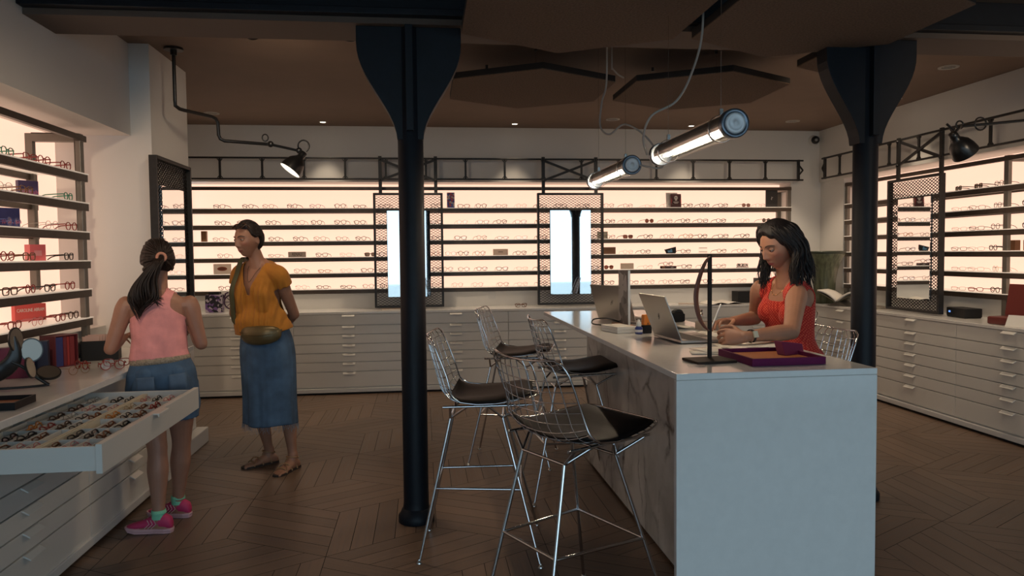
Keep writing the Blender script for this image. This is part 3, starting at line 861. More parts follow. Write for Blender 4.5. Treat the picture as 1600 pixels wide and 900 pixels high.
def stool_surf(u, t, off=0.0):
    x, z, w, l = lerp_table(STP, t)
    a, b = lerp_table(STP, max(0, t-.03)), lerp_table(STP, min(1, t+.03))
    tx, tz = b[0]-a[0], b[1]-a[1]; d = math.hypot(tx, tz); nx, nz = -tz/d*-1, tx/d*-1   # normal towards the sitter
    nx, nz = (tz/d, -tx/d)
    k = l*abs(u)**2.2 + off
    return Vector((x+nx*k, u*w, z+nz*k))
def make_stool():
    t = thing('wire_bar_stool', 'stool', 'bar stool', (0,0,0), 0, 'chrome wire bar stools around the counter')
    b = MB()
    for i in range(1, 10):
        u = -1+2*i/10
        b.tube([stool_surf(u, k/30) for k in range(31)], 0.0021, 5, caps=False)
    for j in range(1, 19):
        tt = j/19
        b.tube([stool_surf(-1+2*k/12, tt) for k in range(13)], 0.0021, 5, caps=False)
    b.build('wire_shell', M['chrome'], t)
    rim = [stool_surf(-1, k/40) for k in range(41)] + [stool_surf(-1+2*k/8, 1) for k in range(1, 8)] + [stool_surf(1, 1-k/40) for k in range(41)] + [stool_surf(1-2*k/8, 0) for k in range(1, 8)]
    MB().tube(rim, 0.0042, 6, closed=True).build('shell_rim', M['chrome'], t)
    # seat pad
    p = MB(); T0, T1 = 0.035, 0.585; n1, n2 = 20, 16
    def pad(a, c, up):
        t_ = T0+(T1-T0)*a; u = (-1+2*c)*0.93
        edge = min(1, 5.0*min(a, 1-a), 5.0*min(c, 1-c)); th = 0.004 + (0.026*math.sqrt(max(0, edge)) if up else 0)
        return stool_surf(u, t_, th)
    p.grid(lambda a, c: pad(a, c, True), n1, n2); p.grid(lambda a, c: pad(a, c, False), n1, n2)
    loop = [(i/n1, 0) for i in range(n1)] + [(1, j/n2) for j in range(n2)] + [(1-i/n1, 1) for i in range(n1)] + [(0, 1-j/n2) for j in range(n2)]
    vs = [pad(a, c, True) for a, c in loop] + [pad(a, c, False) for a, c in loop]; L = len(loop)
    p.add(vs, [(i, (i+1) % L, (i+1) % L+L, i+L) for i in range(L)], True)
    p.build('seat_pad', M['leather'], t, weld=True)['label'] = 'black leather seat pad'
    # base
    FT = {(-1,-1): (-0.285,-0.21), (-1,1): (-0.285,0.21), (1,-1): (0.285,-0.27), (1,1): (0.285,0.27)}
    TPZ = 0.672
    TP = {k: (k[0]*0.125-0.01, k[1]*0.135) for k in FT}
    def at(k, z):
        f = z/TPZ; return Vector((FT[k][0]+(TP[k][0]-FT[k][0])*f, FT[k][1]+(TP[k][1]-FT[k][1])*f, z))
    for k in FT:
        l = MB().tube([at(k, 0.012), at(k, TPZ)], 0.0075, 8).build('leg', M['chrome'], t)
        MB().lathe([(0.0155, 0), (0.0155, 0.004), (0.009, 0.011), (0.006, 0.02)], 12, (FT[k][0], FT[k][1], 0)).build('glide', M['steel'], l)
    order = [(-1,-1), (1,-1), (1,1), (-1,1)]
    zr = 0.345
    fr = MB()
    pts = [at(k, zr) for k in order]
    for i in range(4):
        a, c = pts[i], pts[(i+1) % 4]
        fr.tube([a, c], 0.0065, 8)
    fr.build('footrest', M['chrome'], t)
    s = MB()
    for sg in (-1, 1):
        s.tube([(-0.165, sg*0.196, 0.737), (0.235, sg*0.196, 0.745)], 0.0065, 8)
        for e in (-1, 1):
            tp = Vector((TP[(e, sg)][0], TP[(e, sg)][1], TPZ))
            s.tube([tp, (e*0.19+(0.02 if e > 0 else 0.06), sg*0.196, 0.739)], 0.006, 7)
            s.tube([tp, (e*0.05, sg*0.196, 0.738)], 0.006, 7)
    for e in (-1, 1):
        s.tube([(TP[(e,-1)][0], TP[(e,-1)][1], TPZ), (TP[(e,1)][0], TP[(e,1)][1], TPZ)], 0.006, 7)
    s.build('seat_support', M['chrome'], t)
    return t
def stools():
    root = make_stool(); index_kids(root)
    data = [((0.27, 3.62), -7, 'chrome wire bar stool right beside the left column, nearest of the left pair'),
            ((0.62, 5.17), -15, 'chrome wire bar stool farthest from the camera, near the back cabinets'),
            ((0.885, 4.38), 4, 'chrome wire bar stool with black pad closest to the marble side, mid counter'),
            ((0.565, 2.83), 27, 'chrome wire bar stool in the foreground, turned sideways, nearest the camera'),
            ((1.80, 3.45), 182, 'chrome wire bar stool under the seated woman in red'),
            ((2.24, 4.60), 188, 'chrome wire bar stool behind the seated woman, only its back visible')]
    for i, (c, a, lab) in enumerate(data):
        o = root if i == 0 else copy_tree(root)
        o.location = (c[0], c[1], 0); o.rotation_euler = (0, 0, math.radians(a)); o['label'] = lab
stools()

# ------------------------------------------------------------------ tube pendants
def tube_pendant(label, x, y0, y1, z, cable):
    t = thing('tube_pendant', label, 'pendant lamp', (x, y0, z), 0, 'glass and steel tube pendant lamps')
    L = y1-y0; r = 0.052
    ax = (0, 1, 0)
    MB().lathe([(r, 0.03), (r, L-0.03)], 32, (0,0,0), ax, caps=False).build('glass_tube', M['tubeglass'], t)
    # inner reflector trough, open below, and the LED strip beneath it
    g = MB()
    n = 16
    pts = [(math.cos(PI*(-0.12+1.24*i/n))*(r*0.9), math.sin(PI*(-0.12+1.24*i/n))*(r*0.9)) for i in range(n+1)]
    vs = [(p[0], 0.05, p[1]) for p in pts] + [(p[0], L-0.05, p[1]) for p in pts]
    g.add(vs, [(i, i+1, i+n+2, i+n+1) for i in range(n)], True)
    g.build('reflector', M['reflector'], t)
    MB().box(-0.0095, 0.0095, 0.09, L-0.09, -0.022, -0.010).build('led_strip', M['led'], t)
    for (ya, yb, k) in ((0.0, 0.035, 0), (L-0.035, L, 1)):
        cp = MB().lathe([(0.038, ya+0.006), (0.046, ya), (r+0.004, ya), (r+0.005, ya+0.004), (r+0.005, yb-0.004), (r+0.003, yb)] if k == 0 else
                        [(r+0.003, ya), (r+0.005, ya+0.004), (r+0.005, yb-0.004), (r+0.004, yb), (0.046, yb), (0.038, yb-0.006)], 36, (0,0,0), ax)
        cp.build('end_cap_ring', M['caprim'], t)
        yy = ya-0.002 if k == 0 else yb-0.004
        MB().lathe([(0.0, yy-0.004), (0.008, yy-0.004), (0.010, yy), (0.026, yy), (0.030, yy-0.003), (0.040, yy), (0.040, yy+0.008)], 32, (0,0,0), ax).build('end_disc', M['capdisc'], t)
    for y in (0.14, L-0.14):
        c = MB()
        c.lathe([(r+0.002, y-0.008), (r+0.004, y-0.008), (r+0.004, y+0.008), (r+0.002, y+0.008)], 32, (0,0,0), ax, caps=False)
        c.box(-0.007, 0.007, y-0.008, y+0.008, r, r+0.028)
        c.build('clamp_band', M['steel'], t)
    for y in (0.14, L-0.14):
        MB().tube([(0, y, r+0.026), (0, y, ZC-z)], 0.0011, 5).build('suspension_wire', M['steel'], t)
    MB().tube([Vector(p)-Vector((x, y0, z)) for p in cable], 0.0058, 8).build('power_cable', M['cable'], t)
def spline(pts, n=8):
    P = [Vector(p) for p in pts]; P = [P[0]*2-P[1]] + P + [P[-1]*2-P[-2]]; out = []
    for i in range(1, len(P)-2):
        for k in range(n):
            s = k/n; a, b, c, d = P[i-1], P[i], P[i+1], P[i+2]
            out.append(0.5*((2*b)+(c-a)*s+(2*a-5*b+4*c-d)*s*s+(3*b-a-3*c+d)*s**3))
    out.append(P[-2]); return out
tube_pendant('big tube pendant lamp nearest the camera, over the seated woman', 1.20, 2.74, 3.66, 1.945,
    spline([(1.402,3.60,ZC),(1.402,3.60,2.55),(1.34,3.58,2.34),(1.26,3.58,2.20),(1.14,3.60,2.13),(1.11,3.64,2.03),(1.135,3.66,1.945)]))
tube_pendant('smaller looking tube pendant lamp farther away, above the far counter end', 1.20, 4.15, 5.10, 1.955,
    spline([(1.17,4.60,ZC),(1.16,4.58,2.52),(1.11,4.50,2.38),(1.08,4.42,2.22),(1.12,4.36,2.16),(1.20,4.30,2.21),(1.30,4.20,2.12),(1.37,4.13,1.97),(1.34,4.10,1.93),(1.24,4.128,1.95)]))
tag(MB().tube(spline([(1.31,5.02,2.72),(1.36,5.06,2.69),(1.42,5.12,2.68)]), 0.006, 7).tube([(1.31,5.02,2.71),(1.31,5.02,ZC)], 0.006, 7).build('cable_end', M['cable']),
    'short loose grey cable end sticking out by the back right hexagon panel', 'cable')

# ------------------------------------------------------------------ jointed wall lamps
def lamp_head(t, c, d, s=1.0):
    d = Vector(d).normalized(); c = Vector(c)
    prof = [(0.013,-0.010),(0.024,-0.006),(0.027,0.018),(0.027,0.040),(0.040,0.055),(0.062,0.080),(0.074,0.112),(0.080,0.145),(0.082,0.165)]
    inn = [(0.080,0.165),(0.078,0.145),(0.072,0.113),(0.060,0.083),(0.038,0.060),(0.0,0.055)]
    h = MB().lathe([(r*s, z*s) for r, z in prof], 32, c, d, caps=False)
    h.lathe([(0, -0.010*s), (0.013*s, -0.010*s)], 32, c, d, caps=False)
    o = h.build('lamp_shade', M['lampblack'], t)
    MB().lathe([(r*s, z*s) for r, z in inn], 32, c, d, caps=False).build('shade_lining', M['lampwhite'], o)
    MB().sphere(c+d*0.09*s, 0.028*s).build('bulb', M['glow'], o)
def wall_lamps():
    t = thing('jointed_lamp', 'black jointed lamp hanging from the ceiling beside the white pillar', 'lamp', (-1.66, 5.33, ZC), 0, 'black jointed lamps')
    o = Vector((-1.66, 5.33, ZC))
    MB().lathe([(0.062,-0.016),(0.062,0)], 28).lathe([(0.022,-0.05),(0.022,-0.016)], 16).build('ceiling_plate', M['lampblack'], t)
    W = [(-1.66,5.33,2.86),(-1.66,5.33,2.52),(-1.66,5.335,2.485),(-1.64,5.36,2.468),(-1.62,5.39,2.465),(-1.50,5.61,2.465),(-1.478,5.64,2.455),(-1.468,5.655,2.43),(-1.466,5.66,2.34),(-1.455,5.665,2.312),(-1.43,5.675,2.30),(-1.13,5.82,2.298)]
    MB().tube([Vector(p)-o for p in W], 0.0125, 10).build('bent_arm', M['lampblack'], t)
    MB().tube([Vector((-1.15,5.80,2.30))-o, Vector((-0.93,5.90,2.262))-o], 0.010, 8).build('fore_arm', M['lampblack'], t)
    j = MB()
    for p in ((-1.13,5.815,2.30),(-0.935,5.90,2.265)):
        j.sphere(Vector(p)-o, 0.024, 14, 8, sy=.7)
    ring = [(-1.165+0.022*math.cos(a*PI/6), 5.80, 2.345+0.026*math.sin(a*PI/6)) for a in range(12)]
    j.tube([Vector(p)-o for p in ring], 0.005, 6, closed=True)
    ring = [(-0.90+0.042*math.cos(a*PI/8), 5.905, 2.30+0.045*math.sin(a*PI/8)) for a in range(-3, 11)]
    j.tube([Vector(p)-o for p in ring], 0.006, 6)
    j.build('joints', M['lampblack'], t)
    lamp_head(t, Vector((-0.90,5.90,2.245))-o, (-0.62,-0.22,-0.85), 1.05)
    o = Vector((3.56, 4.60, 2.30))
    t = thing('jointed_lamp', 'black jointed lamp with a bell shade at the right picture edge', 'lamp', o, 0, 'black jointed lamps')
    MB().tube([Vector(p)-o for p in ((4.70,4.30,2.31),(4.05,4.52,2.31),(3.60,4.60,2.275))], 0.010, 8).build('fore_arm', M['lampblack'], t)
    MB().lathe([(0.05,0),(0.05,0.016)], 24, Vector((4.70,4.30,2.31))-o, (-1,0,0)).build('wall_plate', M['lampblack'], t)
    j = MB()
    for (cx, cy, cz, r) in ((3.72,4.58,2.29,.042),(3.585,4.6,2.285,.026)):
        j.tube([Vector((cx+r*math.cos(a*PI/8), cy, cz+r*math.sin(a*PI/8)))-o for a in range(16)], 0.006, 6, closed=True)
    j.tube([Vector((3.585,4.6,2.27))-o, Vector((3.535,4.6,2.215))-o], 0.011, 8)
    j.tube([Vector((3.54,4.6,2.25))-o, Vector((3.49,4.6,2.29))-o], 0.008, 8)
    j.build('joints', M['lampblack'], t)
    lamp_head(t, Vector((3.535,4.60,2.225))-o, (0.66,0.12,-0.74), 1.05)
wall_lamps()
def camera_dome():
    t = thing('security_camera', 'small black dome security camera in the far right corner under the ceiling', 'camera', (4.62, 8.30, 2.76))
    MB().lathe([(0.062,0.045),(0.062,0.03),(0.05,0.015)], 28, (0,0,0), (0,1,0)).build('mount_ring', M['white'], t)
    MB().sphere((0,-0.005,0), 0.047, 24, 14).build('dome', M['lampblack'], t)
    MB().lathe([(0.016,0.043),(0.019,0.043),(0.019,0.049),(0.014,0.049)], 16, (0,-0.005,0), (-0.3,-1,-0.1)).build('lens_ring', M['steelgrey'], t)
camera_dome()
tag(MB().box(0.735, 0.815, 8.342, 8.35, 0.945, 1.02).box(0.752, 0.798, 8.339, 8.343, 0.96, 1.005).build('wall_socket', M['plinth']), 'white socket plate on the wall under the back shelves', 'socket')
tag(MB().box(4.262, 4.333, 7.852, 8.34, 0.0, 0.841).build('corner_filler', M['white']), 'white filler board where the back and right cabinets meet', 'panel')

# ------------------------------------------------------------------ things standing on the shelves
def col(name, c, r=0.5, **k): return mat(name, c, r, **k)
def backlit(name, c):      # thin acrylic that lets the shelf light through
    m = mat(name, c, 0.4); nt = m.node_tree; b = nt.nodes['Principled BSDF']; out = [n for n in nt.nodes if n.type == 'OUTPUT_MATERIAL'][0]
    tr = nt.nodes.new('ShaderNodeBsdfTranslucent'); tr.inputs[0].default_value = (*c, 1)
    mx = nt.nodes.new('ShaderNodeMixShader'); mx.inputs[0].default_value = 0.7
    nt.links.new(b.outputs[0], mx.inputs[1]); nt.links.new(tr.outputs[0], mx.inputs[2]); nt.links.new(mx.outputs[0], out.inputs[0])
    return m
GREYC = backlit('grey_card', (0.50, 0.46, 0.42)); DKTXT = col('dark_print', (0.03, 0.025, 0.02)); WHTXT = col('white_print', (0.75, 0.68, 0.62))
BRBOX = col('brown_box', (0.17, 0.065, 0.02)); PALE = backlit('pale_card', (0.66, 0.60, 0.54))
def card(name, label, cat, loc, rz, w, h, d, m, group=None, lean=0.0):
    t = thing(name, label, cat, loc, 0, group, (lean, 0, rz))
    MB().box(-w/2, w/2, -d/2, d/2, 0, h).build('card_body', m, t, bevel=0.0008)
    return t
def speckle(name, c1, c2, c3, scale):
    m = mat(name, c1, 0.5); nt = m.node_tree; b = nt.nodes['Principled BSDF']
    tc = nt.nodes.new('ShaderNodeTexCoord'); v = nt.nodes.new('ShaderNodeTexVoronoi'); v.inputs['Scale'].default_value = scale
    nt.links.new(tc.outputs['Object'], v.inputs['Vector'])
    cr = nt.nodes.new('ShaderNodeValToRGB'); cr.color_ramp.interpolation = 'CONSTANT'
    e = cr.color_ramp.elements; e[0].color = (*c1, 1); e[1].position = 0.45; e[1].color = (*c2, 1)
    x = e.new(0.75); x.color = (*c3, 1)
    sp = nt.nodes.new('ShaderNodeSeparateColor'); nt.links.new(v.outputs['Color'], sp.inputs[0]); nt.links.new(sp.outputs[0], cr.inputs[0])
    nt.links.new(cr.outputs[0], b.inputs['Base Color'])
    return m
def shelf_things():
    yb = 8.42; R = (PI/2, 0, 0)
    def z(i): return SH[i]+TOP
    t = card('brand_sign', 'grey sign with dark capital lettering on the back wall fourth shelf', 'sign', (-1.38, yb, z(3)), 0, 0.19, 0.060, 0.012, GREYC)
    text_mesh('RENAU', 0.050, 'lettering', DKTXT, t, (0, -0.0068, 0.030), R, sx=0.66)
    t = card('brand_sign', 'pale card with a rust oval emblem on the back wall fifth shelf', 'sign', (-2.18, yb, z(4)), 0, 0.185, 0.112, 0.012, PALE)
    MB().lathe([(0, 0), (0.05, 0), (0.05, 0.001)], 32, (0,0,0), (0,-1,0)).build('oval_emblem', col('rust_print', (0.22, 0.05, 0.02)), t, loc=(0, -0.006, 0.058)).scale = (1.05, 1, 0.45)
    MB().box(-0.028, 0.028, -0.0005, 0.0005, -0.004, 0.004).build('emblem_line', DKTXT, t, loc=(0, -0.0075, 0.058))
    t = card('gift_box', 'small brown box at the left end of the back wall third shelf', 'box', (-2.36, yb, z(2)), 0, 0.055, 0.115, 0.05, BRBOX)
    t = card('patterned_book', 'tall colourful patterned book on the top shelf right of the left mirror', 'book', (0.325, yb, z(0)), 0.1, 0.085, 0.175, 0.025,
             speckle('bright_pattern', (0.08,0.10,0.35), (0.55,0.10,0.10), (0.60,0.55,0.50), 55))
    t = card('brand_sign', 'pale blank-looking sign with one tiny line, middle bay fourth shelf', 'sign', (0.885, yb, z(3)), 0, 0.170, 0.070, 0.012, PALE)
    MB().box(-0.028, 0.028, -0.0005, 0.0005, -0.003, 0.003).build('print_line', DKTXT, t, loc=(0, -0.0065, 0.036))
    t = card('skull_card', 'black card with a white skull print and red edges on the top shelf', 'sign', (2.955, yb-0.02, z(0)), 0, 0.125, 0.158, 0.014, col('maroon_card', (0.06,0.012,0.012)), lean=-0.08)
    for sg in (-1, 1): MB().prism([(sg*.0625, .01), (sg*.0625, .13), (sg*.045, .08)], -0.0075, -0.0072, lambda p, q: (p[0], q, p[1])).build('red_edge', col('red_print', (.35,.05,.05)), t)
    sk = MB().lathe([(0,0),(0.023,0),(0.022,0.0012)], 24, (0,0,0), (0,-1,0))
    MB.box(sk, -0.012, 0.012, -0.0012, 0, -0.034, -0.014)
    sk.build('skull_print', WHTXT, t, loc=(0,-0.0072,0.113))
    MB().lathe([(0,0),(0.0055,0),(0.0055,0.0005)], 12, (-0.009,0,0.001), (0,-1,0)).lathe([(0,0),(0.0055,0),(0.0055,0.0005)], 12, (0.009,0,0.001), (0,-1,0)).build('eye_holes', DKTXT, t, loc=(0,-0.0086,0.113))
    MB().box(-.032,.032,-.0005,.0005,-.004,.004).box(-.022,.022,-.0005,.0005,-.016,-.010).build('print_lines', WHTXT, t, loc=(0,-0.0075,0.063))
    card('paper_card', 'white card leaning behind the skull card', 'card', (2.925, yb+0.03, z(0)), 0, 0.14, 0.178, 0.004, col('white_card', (0.75,0.68,0.6)), lean=-0.12)
    t = card('logo_panel', 'dark panel with a small white emblem at the right end of the top shelf', 'sign', (4.13, yb-0.02, z(0)), 0, 0.145, 0.200, 0.012, col('charcoal_panel', (0.03,0.026,0.024)))
    MB().bar((0.0,-.0065,.085),(0.0,-.0065,.125),.004,.001,(0,1,0)).bar((0,-.0065,.107),(0.016,-.0065,.119),.004,.001,(0,1,0)).bar((0,-.0065,.105),(-.010,-.0065,.094),.004,.001,(0,1,0)).build('emblem', WHTXT, t)
    card('brand_sign', 'translucent grey sign at the left end of the right bay third shelf', 'sign', (2.09, yb+0.05, z(2)), 0, 0.125, 0.085, 0.006, col('smoke_sign', (0.33,0.29,0.22)))
    card('gift_box', 'brown leather-look box on the fourth shelf right of the right mirror', 'box', (2.15, yb, z(3)), 0, 0.155, 0.080, 0.05, BRBOX)
    t = thing('black_plaque', 'tilted black plaque with a blue print on the back wall fourth shelf', 'sign', (2.885, yb-0.02, z(3)), 0)
    MB().prism([(-.07,.045),(-.052,.012),(-.05,0),(.058,0),(.07,.028),(.066,.078)], -0.008, 0.008, lambda p, q: (p[0], q, p[1])).build('plaque_body', M['black'], t)
    MB().prism([(-.03,.012),(-.034,.034),(-.005,.036),(.004,.054),(.02,.05),(.024,.014)], -0.0092, -0.0085, lambda p, q: (p[0], q, p[1])).build('blue_print', col('blue_print', (.10,.25,.42)), t)
    t = thing('acrylic_block', 'clear acrylic block with two pale lines on the fourth shelf', 'sign', (3.29, yb, z(3)), 0)
    MB().box(-.05,.05,-.01,.01,0,.07).build('block', M['glass'], t); MB().box(-.05,.05,-.011,-.0105,.058,.064).box(-.05,.05,-.011,-.0105,.012,.018).build('print_lines', GREYC, t)
    t = card('brand_sign', 'pale rectangular sign on the fifth shelf right of the right mirror', 'sign', (2.37, yb, z(4)), 0, 0.155, 0.068, 0.012, PALE)
    MB().box(-0.02, 0.02, -0.0005, 0.0005, -0.002, 0.002).build('print_line', GREYC, t, loc=(0, -0.0065, 0.036))
    t = thing('display_case', 'dark flat case carrying a pair of glasses on the fifth shelf', 'case', (2.865, yb-.01, z(4)), 0)
    MB().box(-.088,.088,-.035,.035,0,.030).build('case_body', col('oxblood_case', (.035,.012,.010)), t, bevel=.003)
    MB().box(-.088,-.052,-.0355,.0355,.004,.031).build('case_band', BRBOX, t)
    MB().box(.02,.05,-.0362,-.0352,.012,.016).build('print_line', WHTXT, t)
    eyeglasses('pm', (2.86, yb-.02, z(4)+.031), .1, 'brown panto eyeglasses standing on the dark flat case', 'eyeglasses on the back wall, right bay')
    t = thing('brand_sign', 'cut-out black capital letters as a sign beside the seated woman head', 'sign', (3.78, yb, z(4)), 0)
    text_mesh('ØRGREEN', 0.058, 'cut_out_letters', DKTXT, t, (0, 0, 0.026), R, depth=0.006, sx=0.52)
    MB().box(-.077,.077,-.006,.006,0,.006).build('sign_foot', DKTXT, t)
    # left wall
    def lw(label, y, i, w, h, m, x=-2.20, rz=math.radians(52), name='brand_box', d=.03):
        return card(name, label, 'box', (x, y, z(i)), rz, w, h, d, m)
    navy = col('navy_box', (.035,.035,.14)); pk = col('pink_box', (.72,.14,.15)); rd = col('coral_box', (.62,.085,.075)); pkp = col('pink_print', (.45,.12,.22)); prp = col('purple_box', (.075,.05,.13))
    t = lw('purple box with pink script on the left wall second shelf', 4.47, 1, .105, .092, prp)
    text_mesh('#blush', .032, 'lettering', pkp, t, (.008,-.0158,.028), R)
    t = lw('blue box with pink script on the left wall third shelf', 4.25, 2, .118, .105, navy)
    text_mesh('#blush', .036, 'lettering', pkp, t, (.018,-.0158,.034), R)
    t = lw('pink box on the left wall fourth shelf', 4.53, 3, .085, .092, pk, d=.06)
    MB().box(-.02,.02,-.0308,-.0303,.028,.058).build('label_patch', col('light_pink', (.75,.30,.30)), t)
    t = lw('coral red box with white capitals on the left wall bottom shelf', 4.66, 5, .19, .100, rd, x=-2.31, rz=math.radians(62))
    text_mesh('CAROLINE ABRAM', .028, 'lettering', WHTXT, t, (0,-.0158,.064), R, sx=.72)
    # right wall
    card('gift_box', 'light brown wooden box on the right wall fourth shelf by the near post', 'box', (4.88, 5.42, z(3)), -PI/2, .13, .085, .05, col('tan_box', (.42,.22,.10)))
    card('gift_box', 'brown box beside the tan box on the right wall fourth shelf', 'box', (4.88, 5.60, z(3)), -PI/2, .06, .085, .05, BRBOX)
shelf_things()
# ------------------------------------------------------------------ things on the worktops
def worktop_things():
    zb = 0.869
    t = thing('floral_box', 'black and purple floral patterned box on the back worktop behind the standing woman', 'box', (-2.19, 8.12, zb), 0.05)
    pm = speckle('floral_print', (.012,.010,.02), (.16,.08,.26), (.45,.38,.45), 34)
    b = MB().box(-.085,.085,-.05,.05,0,.185)
    b.build('box_body', pm, t, bevel=.004)
    MB().prism([(-.055,.185),(.055,.185),(.05,.215),(-.05,.215)], -.03, .03, lambda p, q: (p[0], q, p[1])).build('box_handle', M['black'], t)
    t = thing('wheel_picture', 'white card with a dark spoked wheel, half behind the standing woman', 'picture', (-2.065, 8.20, zb), 0)
    MB().box(-.075,.10,-.006,.006,0,.22).build('card_body', M['paper'], t)
    w_ = MB().tube([(.03+.075*math.cos(a*PI/14), -.011, .10+.075*math.sin(a*PI/14)) for a in range(28)], .007, 6, closed=True)
    for a in range(8): w_.tube([(.03,-.011,.10), (.03+.072*math.cos(a*PI/4), -.011, .10+.072*math.sin(a*PI/4))], .0035, 5)
    w_.tube([(-.05,-.011,.13),(-.03,-.011,.19),(.0,-.011,.205)], .008, 6)
    w_.sphere((.03,-.011,.10), .016, 12, 8)
    w_.build('wheel', col('plum_metal', (.06,.02,.06)), t)
    # black boxes and magazines at the right end of the back worktop
    t = thing('black_box', 'low black box on the back worktop left of the seated woman', 'box', (3.70, 8.15, zb), 0)
    MB().box(-.13,.13,-.09,.09,0,.13).build('box_body', M['black'], t, bevel=.003)
    MB().box(.03,.09,-.0915,-.0905,.055,.063).build('print_line', WHTXT, t)
    t = thing('black_box', 'taller black box on the back worktop behind the seated woman shoulder', 'box', (4.02, 8.2, zb), 0)
    MB().box(-.16,.16,-.09,.09,0,.27).build('box_body', M['black'], t, bevel=.003); MB().box(-.162,.162,-.092,.092,.20,.275).build('box_lid', M['rubber'], t, bevel=.003)
    for (x, y, a, lab, k) in ((3.33, 7.98, .2, 'open magazine lying on the back worktop under the leather display stand', 1), (2.95, 8.0, -.3, 'flat magazine on the back worktop right of the laptops', 0), (-.35, 8.05, .2, 'small leaflet on the back worktop left of the left column', 0)):
        t = thing('magazine', lab, 'magazine', (x, y, zb), a)
        if k:
            for sg in (-1, 1):
                MB().grid(lambda u, v: (sg*u*.21, -.14+.28*v, .004+.030*math.sin(min(1, u*1.15)*PI)*(.6+.4*v)), 10, 4).build('page_block', M['paper'], t, solid=.004)
            MB().box(-.21,.21,-.143,.143,0,.003).build('cover', col('magazine_cover', (.10,.06,.05)), t)
        else:
            MB().box(-.10,.10,-.07,.07,0,.006).build('page_block', M['paper'], t); MB().box(-.101,.101,-.071,.071,.006,.008).build('cover', col('leaflet_cover', (.35,.25,.2)), t)
    # vase, books, acrylic box in the right corner
    t = thing('vase', 'large flared green streaked vase on the right worktop in the far corner', 'vase', (4.465, 7.80, zb), 0)
    gm = mat('green_glaze', (.10,.115,.07), .35, var=.55, vscale=6, stretch=(7,7,.5))
    MB().lathe([(.10,0),(.108,.01),(.112,.12),(.118,.24),(.135,.36),(.165,.45),(.205,.53),(.218,.575),(.210,.58),(.190,.53),(.15,.45),(.12,.36),(.10,.2),(0,.05)], 48).build('vase_body', gm, t)
    MB().lathe([(.206,.5815),(.221,.575),(.221,.562),(.206,.545)], 48, caps=False).build('rim_band', col('dark_green_rim', (.03,.04,.025), .35), t)
    t = thing('open_book', 'large open book propped up in front of the green vase', 'book', (4.42, 7.38, zb), -.95)
    for sg in (-1, 1):
        MB().grid(lambda u, v: (sg*(.005+.20*u), -.13+.26*v, .05+.11*u**.8+.018*math.sin(u*PI)), 8, 3).build('page_block', M['paper'], t, solid=.016)
        MB().grid(lambda u, v: (sg*(.004+.205*u), -.135+.27*v, .036+.112*u**.8), 8, 3).build('cover', col('book_cover', (.10,.085,.06)), t, solid=.004)
    MB().prism([(-.11,0),(.11,0),(.02,.045),(-.02,.045)], -.10, .10, lambda p, q: (p[0], q, p[1])).build('book_rest', M['steelgrey'], t)
    t = thing('acrylic_box', 'flat clear acrylic box on the right worktop behind the right column', 'box', (4.56, 6.98, zb), 0)
    MB().box(-.12,.12,-.16,.16,0,.045).build('box_shell', M['glass'], t); MB().box(-.11,.11,-.15,.15,.003,.016).build('contents', PALE, t)
    t = thing('router_box', 'black network box on the right worktop below the mesh mirror corner', 'router', (4.615, 5.83, zb), -.1)
    MB().box(-.075,.075,-.13,.13,.006,.082).build('casing', M['black'], t, bevel=.006)
    MB().box(-.07,.07,-.12,.12,0,.006).build('feet', M['rubber'], t)
    MB().box(-.0765,-.075,.07,.095,.04,.055).build('blue_light', mat('blue_led', (.1,.2,.5), .4, emit=(.15,.35,.9), estr=1.2), t)
    t = thing('leather_case', 'dark red leather case with open lid at the right picture edge', 'case', (4.53, 5.16, zb), .1)
    rl = mat('oxblood_leather', (.13,.022,.018), .4, bump=.1, bscale=150)
    MB().box(-.13,.13,-.15,.15,0,.06).build('case_body', rl, t, bevel=.012)
    MB().add([(.05,-.16,.06),(.05,.15,.06),(.165,.22,.30),(.165,-.22,.30)], [(0,1,2,3)]).build('case_lid', rl, t, solid=.02)
    t = thing('price_card', 'white leaflet leaning against the dark red leather case', 'card', (4.37, 5.00, zb), -1.2, None)
    MB().add([(-.07,0,0),(.07,0,0),(.07,.05,.085),(-.07,.05,.085)], [(0,1,2,3)]).build('sheet', M['paper'], t, solid=.002)
    # left worktop
    zl = 0.851
    t = thing('leather_tray', 'black tray with tan leather inlay at the near left worktop edge', 'tray', (-1.80, 3.205, zl), .06)
    tray(t, .36, .185, .030, M['black'], col('tan_leather', (.30,.105,.045), .6))
    t = thing('mirror_sculpture', 'black sculptural stand with several small oval mirrors on the left worktop', 'mirror', (-1.93, 3.62, zl), 0)
    arm = spline([(-.17,-.12,.034),(-.075,-.05,.050),(.0,-.01,.080),(.050,.005,.125),(.064,.012,.18),(.062,.014,.245)], 5)
    n = len(arm)
    MB().tube(arm, [.018+.020*math.sin(PI*i/n) - .020*(i/n)**2 + .004 for i in range(n)], 12, ry=[.010]*n).build('curved_stem', M['lampblack'], t)
    MB().tube(spline([(.05,0,.13),(.09,.02,.10),(.13,.05,.05),(.18,.06,.008)], 5), .008, 8).tube(spline([(.18,.06,.008),(.10,.0,.010),(.0,-.04,.012),(-.10,-.08,.014)], 5), .006, 8).build('wire_foot', M['lampblack'], t)
